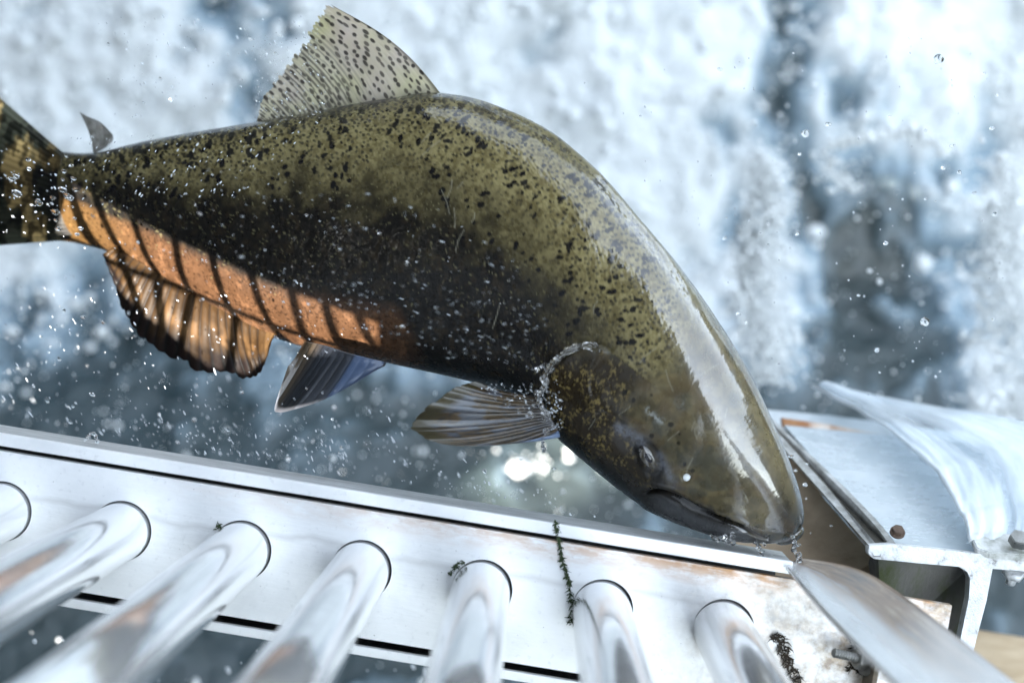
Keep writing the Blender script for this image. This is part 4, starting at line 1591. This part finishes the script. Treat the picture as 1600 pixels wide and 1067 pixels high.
# ------------------------------------------------------------------ sheet of water fanning over the deck
def water_fan():
    n, m = 150, 90
    E = catmull(np.array([(1266, 603, 1.52), (1345, 642, 1.46), (1415, 692, 1.38), (1470, 748, 1.30), (1502, 802, 1.235), (1516, 848, 1.20)], float), np.linspace(0, 5, n))
    F = catmull(np.array([(1310, 612, 1.56), (1420, 632, 1.54), (1560, 650, 1.50), (1700, 690, 1.42), (1740, 780, 1.32), (1740, 868, 1.24)], float), np.linspace(0, 5, n))
    E[:, :2] += (fbm(v3(np.arange(n)[:, None] * .12, [[0.0, 9.0]], 2), 4, 150) - .5) * 6
    tt = np.linspace(0, 1, m)
    X = E[:, 0][:, None] * (1 - tt) + F[:, 0][:, None] * tt
    Y = E[:, 1][:, None] * (1 - tt) + F[:, 1][:, None] * tt
    D = E[:, 2][:, None] * (1 - tt) + F[:, 2][:, None] * tt
    s = np.linspace(0, 1, n)[:, None] + 0 * tt
    rid = fbm(v3(tt[None] * 9 + s * 2.5, s * 2.2, 3), 4, 141)
    lift = .009 * np.sin(math.pi * np.clip(tt * 1.0, 0, 1)) ** .7 + (rid - .5) * .012
    lip = np.exp(-(tt / .035) ** 2)[None] * .002
    P = cam(X, Y, D)
    up_c = np.array([0, .70, .71])
    front = P + (lift + lip)[..., None] * up_c
    back = front - np.array([0, .003, .004])
    k = n * m
    V = to_world(np.concatenate([front.reshape(-1, 3), back.reshape(-1, 3)]))
    q = [grid_quads(n, m), grid_quads(n, m, off=k)[:, ::-1]]
    i, j = np.arange(n - 1), np.arange(m - 1)
    for jj in (0, m - 1):
        q.append(np.stack([i * m + jj, i * m + jj + k, (i + 1) * m + jj + k, (i + 1) * m + jj], -1))
    for ii in (0, n - 1):
        q.append(np.stack([ii * m + j, ii * m + j + 1, ii * m + j + 1 + k, ii * m + j + k], -1))
    me = mesh_np('water_fan', V, np.concatenate(q))
    a = np.clip(.30 + 1.1 * (rid - .5) + .45 * np.exp(-(tt / .03) ** 2)[None] + .22 * s, .08, .95)
    set_vec(me, np.concatenate([v3(a, a, a).reshape(-1, 3)] * 2), 'foam')
    t = NT('white_sheet_water')
    t.set(Base_Color=(.86, .90, .93, 1), Roughness=.35)
    gl = t.n('ShaderNodeBsdfTransparent')
    gl.inputs['Color'].default_value = (.90, .94, .97, 1)
    mx = t.n('ShaderNodeMixShader')
    streak = t.noise(t.scale(t.coords(), (30, 8, 30)), 1, 5, .6)
    t.l(t.math('MULTIPLY', t.attr('foam', 'Vector'), t.ramp(streak, (.25, .72), (.7, 1.0))), mx.inputs[0])
    t.l(gl.outputs[0], mx.inputs[1])
    t.l(t.p.outputs[0], mx.inputs[2])
    t.l(mx.outputs[0], t.t.nodes['Material Output'].inputs['Surface'])
    t.normal(t.bump(streak, .4, .004))
    o = link('water_fan', me, t.m)
    o['kind'] = 'structure'


water_fan()

# ------------------------------------------------------------------ added sun mask, out of frame: slot shapes the belly patch, bars throw its stripes
SUNW = np.array(TO_SUN)
GP0 = np.array([-.12, -.62 + .5, 0.0])
gdir = np.array([-math.sin(math.radians(36)), math.cos(math.radians(36)), 0.0])
gnrm = np.array([gdir[1], -gdir[0], 0.0])          # faces the fish


def to_mask(p):
    """follow the sun ray from p to the gate plane: (along, height)"""
    p = np.asarray(p)
    k = ((GP0 - p) @ gnrm) / (SUNW @ gnrm)
    h = p + SUNW * k
    return np.array([(h - GP0) @ gdir, h[2]]), k


TOPL = [(70, 262), (120, 290), (200, 345), (300, 392), (420, 432), (520, 474), (632, 522)]
BOTL = [(96, 360), (150, 380), (300, 470), (420, 522), (560, 556), (628, 560)]
gt = np.array([to_mask(skin_at(*p))[0] for p in TOPL])
gb = np.array([to_mask(skin_at(*p))[0] for p in BOTL])
bars_px = [((106, 292), (136, 372)), ((129, 350), (157, 387)), ((165, 350), (195, 399)), ((216, 369), (244, 425)), ((274, 387), (300, 459)), ((332, 406), (360, 485)),
           ((390, 425), (420, 504)), ((454, 447), (469, 511)), ((506, 470), (525, 526)), ((562, 500), (587, 545))]
bars = [(to_mask(skin_at(*a))[0], to_mask(skin_at(*b))[0]) for a, b in bars_px]
anal = np.array([to_mask(W(x, y, 1.27))[0] for x, y in ((180, 470), (330, 580), (400, 585))])
GDBG = dict(top=gt, bot=gb, bars=bars, anal=anal, kk=[to_mask(skin_at(*p))[1] for p in TOPL])
sun_mask = empty('added_sun_mask', (GP0 + gdir * .9).tolist())
sun_mask.location.z = .0
tag(sun_mask, 'added unseen plate with a slot and bars that shape the sun patch', 'sun_mask')
M_MASK = mat_rough('dark_mask_steel', [(.3, (.05, .05, .048)), (.7, (.11, .11, .105))], 12, .6, .3, .3)
topz = lambda a: 1.172 + (1.12 - a) * .125


def gpoly(name, poly, th, parent=sun_mask):
    bm = bmesh.new()
    P = [Vector((GP0 + gdir * a)[:2].tolist() + [z]) - Vector(sun_mask.location) for a, z in poly]
    bm_prism(bm, P, Vector((gnrm * th).tolist()))
    return bm_obj(name, bm, M_MASK, parent)


SA, SB, SZ = .722, 1.082, 1.074
gpoly('mask_upper_plate', [(.42, topz(.42)), (1.62, topz(1.62)), (1.62, 1.75), (.42, 1.75)], .004)
SLOT = [(SB, 1.108), (1.03, 1.116), (.95, 1.104), (.857, 1.098), (.822, 1.110), (.805, 1.146), (.745, 1.179), (SA, 1.194)]
gpoly('mask_lower_plate', [(.42, .82), (1.62, .82), (1.62, SLOT[0][1])] + SLOT + [(.42, SLOT[-1][1])], .004)
gpoly('slot_side', [(.42, SLOT[-1][1]), (SA, SLOT[-1][1]), (SA, topz(SA)), (.42, topz(.42))], .004)
gpoly('slot_side', [(SB, SLOT[0][1]), (1.62, SLOT[0][1]), (1.62, topz(1.62)), (SB, topz(SB))], .004)


def gpt(a, z):
    return Vector((GP0 + gdir * a + gnrm * .002)[:2].tolist() + [z]) - Vector(sun_mask.location)


for a, b in bars:
    d = (a - b) / max(abs(a[1] - b[1]), 1e-4)
    p0 = b + d * ((b[1] - (SZ - .01)) * -1 if False else 0)
    lo = b + (b - a) / (a[1] - b[1]) * (b[1] - SZ + .004)
    hi = a + (a - b) / (a[1] - b[1]) * (topz(a[0]) - a[1] + .004)
    bm = bmesh.new()
    bm_tube(bm, gpt(*lo), gpt(*hi), .0048, .0048, 12)
    bm_obj('mask_bar', bm, M_MASK, sun_mask)
cr = [to_mask(skin_at(262, 440))[0], to_mask(skin_at(400, 500))[0]]
dcr = (cr[1] - cr[0]) / (cr[1][0] - cr[0][0])
bm = bmesh.new()
bm_tube(bm, gpt(*(cr[0] + dcr * (SA - .003 - cr[0][0]))), gpt(*(cr[0] + dcr * (SB + .003 - cr[0][0]))), .003, .003, 12)  # bar across the slot of the added sun mask
bm_obj('cross_bar', bm, M_MASK, sun_mask)
for a in (.46, 1.58):
    bm = bmesh.new()
    P0 = Vector((GP0 + gdir * a - gnrm * .045)[:2].tolist() + [-.2]) - Vector(sun_mask.location)
    P1 = P0 + Vector((0, 0, 2.0))
    bm_tube(bm, P0, P1, .04, .04, 20)
    bm_obj('post', bm, M_MASK, sun_mask)

# holes cut in the added bank along sun rays, to light belly and glint lumps
def open_shaft(ob, target, radius):
    bm = bmesh.new()
    bm.from_mesh(ob.data)
    tgt = np.array(target)
    kill = []
    for f in bm.faces:
        c = np.array(f.calc_center_median()) - tgt
        al = c @ SUNW
        off = c - SUNW * al
        if al > 0 and math.hypot(np.hypot(off[0], off[1]) / radius, off[2] / (radius * .45)) < 1:
            kill.append(f)
    bmesh.ops.delete(bm, geom=kill, context='FACES')
    bm.to_mesh(ob.data)
    bm.free()


SHAFT = skin_at(350, 440)
GLINT = W(845, 722, 2.33)
for nm in ('added_overhang_bank',):
    open_shaft(bpy.data.objects[nm], SHAFT, .30)
    open_shaft(bpy.data.objects[nm], GLINT, .14)

# ------------------------------------------------------------------ water in the air
def drop_meshes():
    out = []
    for k in range(5):
        bm = bmesh.new()
        bmesh.ops.create_icosphere(bm, subdivisions=3, radius=1)
        for v in bm.verts:
            n = Vector(v.co)
            w = 1 + .16 * math.sin(3 * n.x + k) * math.cos(2.3 * n.y + 2 * k) + .08 * math.sin(5 * n.z + k * 1.7)
            v.co = n * w
            v.co.x *= (1.0, 1.15, .9, 1.35, 1.0)[k]
        for f in bm.faces:
            f.smooth = True
        me = bpy.data.meshes.new('water_droplet')
        bm.to_mesh(me)
        bm.free()
        me.materials.append(M_DROP)
        out.append(me)
    return out


DROPS = drop_meshes()


def droplet(p, r, label, group, slant=0.0, stretch=1.0):
    o = bpy.data.objects.new('water_droplet', DROPS[int(RNG.integers(0, 5))])
    COL.objects.link(o)
    o.location = p
    o.scale = (r * stretch, r * RNG.uniform(.85, 1.0), r * RNG.uniform(.85, 1.0))
    o.rotation_euler = (RNG.uniform(-.4, .4), slant + RNG.normal(0, .2), RNG.uniform(-.4, .4))
    tag(o, label, 'droplet', group)
    return o


def inside(px, py, poly):
    c = False
    j = len(poly) - 1
    for i in range(len(poly)):
        xi, yi = poly[i]
        xj, yj = poly[j]
        if (yi > py) != (yj > py) and px < (xj - xi) * (py - yi) / (yj - yi) + xi:
            c = not c
        j = i
    return c


def scatter(poly, n, drange, rrange, label, group, slant, st):
    xs = [p[0] for p in poly]
    ys = [p[1] for p in poly]
    k = 0
    while k < n:
        x, y = RNG.uniform(min(xs), max(xs)), RNG.uniform(min(ys), max(ys))
        if not inside(x, y, poly):
            continue
        d = RNG.uniform(*drange)
        r = rrange[0] + (rrange[1] - rrange[0]) * RNG.random() ** 2.5
        droplet(W(x, y, d), r * d / 1.19, label, group, slant, RNG.uniform(*st))
        k += 1


FLANK = [(120, 250), (420, 260), (700, 330), (850, 430), (850, 560), (780, 570), (620, 520), (330, 400), (120, 300)]
POOL = [(0, 430), (170, 430), (230, 540), (400, 600), (600, 600), (650, 700), (870, 720), (900, 800), (560, 740), (0, 655)]
UPPER = [(150, 20), (480, 20), (400, 130), (300, 190), (180, 190)]
RIGHT = [(900, 120), (1580, 40), (1580, 560), (1300, 640), (1180, 540), (1020, 330)]
NOSE = [(1200, 690), (1290, 730), (1310, 830), (1260, 860), (1262, 790)]
scatter(FLANK, 40, (1.02, 1.12), (.0004, .0014), 'clear water droplet flying in front of the dark flank of the salmon', 'droplets before the dark flank', .6, (1.0, 2.0))
scatter(POOL, 60, (.98, 1.30), (.0005, .0019), 'clear water droplet in the air over the dark pool below the salmon', 'droplets over the dark pool', 1.0, (1.0, 1.9))
scatter(UPPER, 12, (1.1, 1.35), (.0006, .0016), 'tiny clear droplet left of the spotted back fin before white water', 'droplets left of the back fin', .8, (1.0, 1.5))
scatter(RIGHT, 48, (1.1, 1.3), (.0006, .0019), 'clear water droplet right of the salmon back in front of the falls', 'droplets before the falls at right', 0, (1.0, 1.3))
scatter(NOSE, 9, (1.10, 1.18), (.0006, .0015), 'clear water droplet beside the nose of the salmon', 'droplets beside the nose', 0, (1.0, 1.3))
scatter([(20, 225), (110, 240), (150, 330), (120, 380), (40, 330), (10, 270)], 26, (1.22, 1.30), (.0012, .0034), 'water droplet splashing off the root of the tail fin', 'droplets at the tail root', .5, (1.0, 1.6))
scatter([(395, 110), (500, 60), (500, 190), (400, 205)], 22, (1.15, 1.23), (.0005, .0011), 'tiny droplet sprinkled over the rear edge of the spotted back fin', 'droplets on the back fin', .6, (1.0, 1.7))
for (x, y, r_, lab) in [(1466, 93, .0042, 'largest round droplet high at the right before white water'), (1258, 209, .0032, 'round droplet standing between two dark gaps of the falls'),
                        (1445, 503, .0036, 'round droplet low before the dark right part of the falls'), (1370, 547, .0022, 'small round droplet above the pale water fan')]:
    droplet(W(x, y, 1.14), r_, lab, 'single droplets at the right')

# finer spray: thousands of tiny drops
def spray(name, polys, material):
    C, R, A, L = [], [], [], []
    for poly, n, dr, rr, dirpx, lr in polys:
        xs = [p[0] for p in poly]
        ys = [p[1] for p in poly]
        k = 0
        while k < n:
            x, y = RNG.uniform(min(xs), max(xs)), RNG.uniform(min(ys), max(ys))
            if not inside(x, y, poly):
                continue
            d = RNG.uniform(*dr)
            C.append(W(x, y, d))
            R.append((rr[0] + (rr[1] - rr[0]) * RNG.random() ** 3) * d / 1.19)
            a_ = math.radians(dirpx + RNG.normal(0, 9))
            A.append(RC @ np.array([math.cos(a_), -math.sin(a_), RNG.normal(0, .2)]))
            L.append(RNG.uniform(*lr))
            k += 1
    return blobs(name, np.array(C), np.array(R), material, 'stuff', .2, np.array(A), 2, np.array(L))


tsp = NT('bright_fine_spray')
tsp.set(Base_Color=(.90, .94, .98, 1), Roughness=.12)
tsp.p.inputs['Transmission Weight'].default_value = .70
tsp.set(IOR=1.33)
spray('fine_spray', [
    (FLANK, 140, (1.0, 1.12), (.00022, .00046), 22, (1.5, 5.5)),
    ([(480, 420), (850, 470), (860, 590), (700, 560), (560, 500)], 120, (1.0, 1.10), (.00016, .00027), 17, (4, 11)),
    (POOL, 380, (.95, 1.35), (.00028, .00070), 62, (1.2, 5.0)),
    ([(560, 690), (900, 780), (1000, 830), (700, 770)], 40, (1.0, 1.25), (.0004, .0012), 60, (1, 2)),
    ([(150, 640), (540, 690), (560, 745), (130, 690)], 150, (1.0, 1.2), (.0003, .0006), 62, (1.5, 5)),
    (UPPER, 90, (1.1, 1.35), (.0003, .0008), 60, (1, 3)),
    (RIGHT, 130, (1.05, 1.35), (.0003, .0009), 75, (1, 2.2)),
    ([(395, 60), (500, 30), (520, 190), (395, 205)], 160, (1.14, 1.23), (.0003, .0006), 40, (1, 2.5)),
    ([(100, 210), (480, 205), (420, 300), (130, 330)], 150, (1.1, 1.2), (.0003, .0007), 130, (1.2, 3.5)),
    ([(0, 230), (100, 230), (140, 400), (0, 370)], 70, (1.2, 1.3), (.0004, .0010), 40, (1, 2)),
    ([(140, 360), (430, 420), (620, 520), (400, 600), (190, 480)], 130, (1.05, 1.18), (.0004, .0008), 45, (1, 2.5)),
    ([(820, 600), (880, 590), (880, 680), (800, 640), (740, 600)], 170, (1.08, 1.12), (.0003, .0008), 45, (1, 1.8)),
    ([(0, 860), (700, 940), (700, 1067), (0, 1067)], 80, (1.25, 1.6), (.0006, .0026), 60, (1, 2)),
], tsp.m)


def water_string(name, path, radii, label, beads=0, wob=.30):
    """a twisting thread of clear water"""
    P = np.array([W(*p) for p in path])
    n = len(P) * 7
    K = catmull(P, np.linspace(0, len(P) - 1, n))
    R = np.interp(np.linspace(0, 1, n), np.linspace(0, 1, len(radii)), radii)
    R = R * (1 + wob * np.sin(np.arange(n) * 1.1) + .15 * np.sin(np.arange(n) * .47 + 1))
    K = K + RNG.normal(0, .0016 * wob, K.shape)
    bm = bmesh.new()
    bm_path(bm, K, R, 10)
    for _ in range(beads):
        c = K[int(RNG.integers(0, n))] + RNG.normal(0, .0035, 3)
        bmesh.ops.create_icosphere(bm, subdivisions=2, radius=float(RNG.uniform(.0008, .0030)), matrix=Matrix.Translation(c.tolist()))
    for f in bm.faces:
        f.smooth = True
    o = bm_obj(name, bm, M_DROP)
    return tag(o, label, 'water')


water_string('water_drip', [(1238, 838, 1.15), (1242, 848, 1.148), (1240, 858, 1.147), (1247, 868, 1.146), (1251, 880, 1.145), (1258, 889, 1.145)], [.0014, .0020, .0014, .0022, .0018, .0010],
             'twisting thread of water dripping from the nose onto the rail end', 3)
water_string('water_drip', [(1180, 846, 1.15), (1186, 856, 1.148), (1190, 868, 1.148), (1186, 874, 1.147)], [.0012, .0022, .0012, .0004], 'short drip of water under the lower jaw above the rail', 5)
water_string('water_drip', [(846, 684, 1.13), (848, 694, 1.13), (850, 704, 1.13)], [.0008, .0012, .0018], 'small drip hanging below the fin behind the gill cover', 2)
water_string('bead_chain', [(838, 578, 1.10), (850, 572, 1.10), (850, 590, 1.10), (846, 608, 1.098), (842, 622, 1.097), (848, 640, 1.097), (850, 660, 1.10)], [.0016, .0010, .0012, .0009, .0026, .0014, .0008],
             'chain of clear water beads breaking off the gill cover edge', 12)
water_string('water_splash', [(1112, 836, 1.155), (1118, 842, 1.15), (1132, 838, 1.15), (1138, 846, 1.15)], [.001, .0018, .0012, .0006], 'small clear splash under the jaw where it brushes the rail', 10)
water_string('water_droplet_ring', [(136, 684, 1.17), (142, 678, 1.17), (150, 682, 1.17), (152, 690, 1.17)], [.0010, .0013, .0014, .0008], 'curl of water standing on the left end of the rail', 3)

# white lumps added on the pool, standing in for sun glints
n = 18
px_, py_ = RNG.normal(832, 24, n), RNG.normal(722, 13, n)
Cs = np.array([W(a, b, 2.33) for a, b in zip(px_, py_)] + [W(895, 800, 2.2), W(872, 801, 2.2)])
blobs('glint_lumps', Cs, RNG.uniform(.0020, .0034, len(Cs)), M_FOAM, 'stuff', .3, None, 2)

water_string('water_film', [(851, 612, 1.10), (853, 590, 1.10), (864, 568, 1.10), (886, 549, 1.10), (908, 541, 1.102), (926, 541, 1.104), (936, 548, 1.106)], [.0012, .0022, .0024, .0026, .0026, .0034, .0016],
             'bright rim of water running over the top of the gill cover', 1, .08)
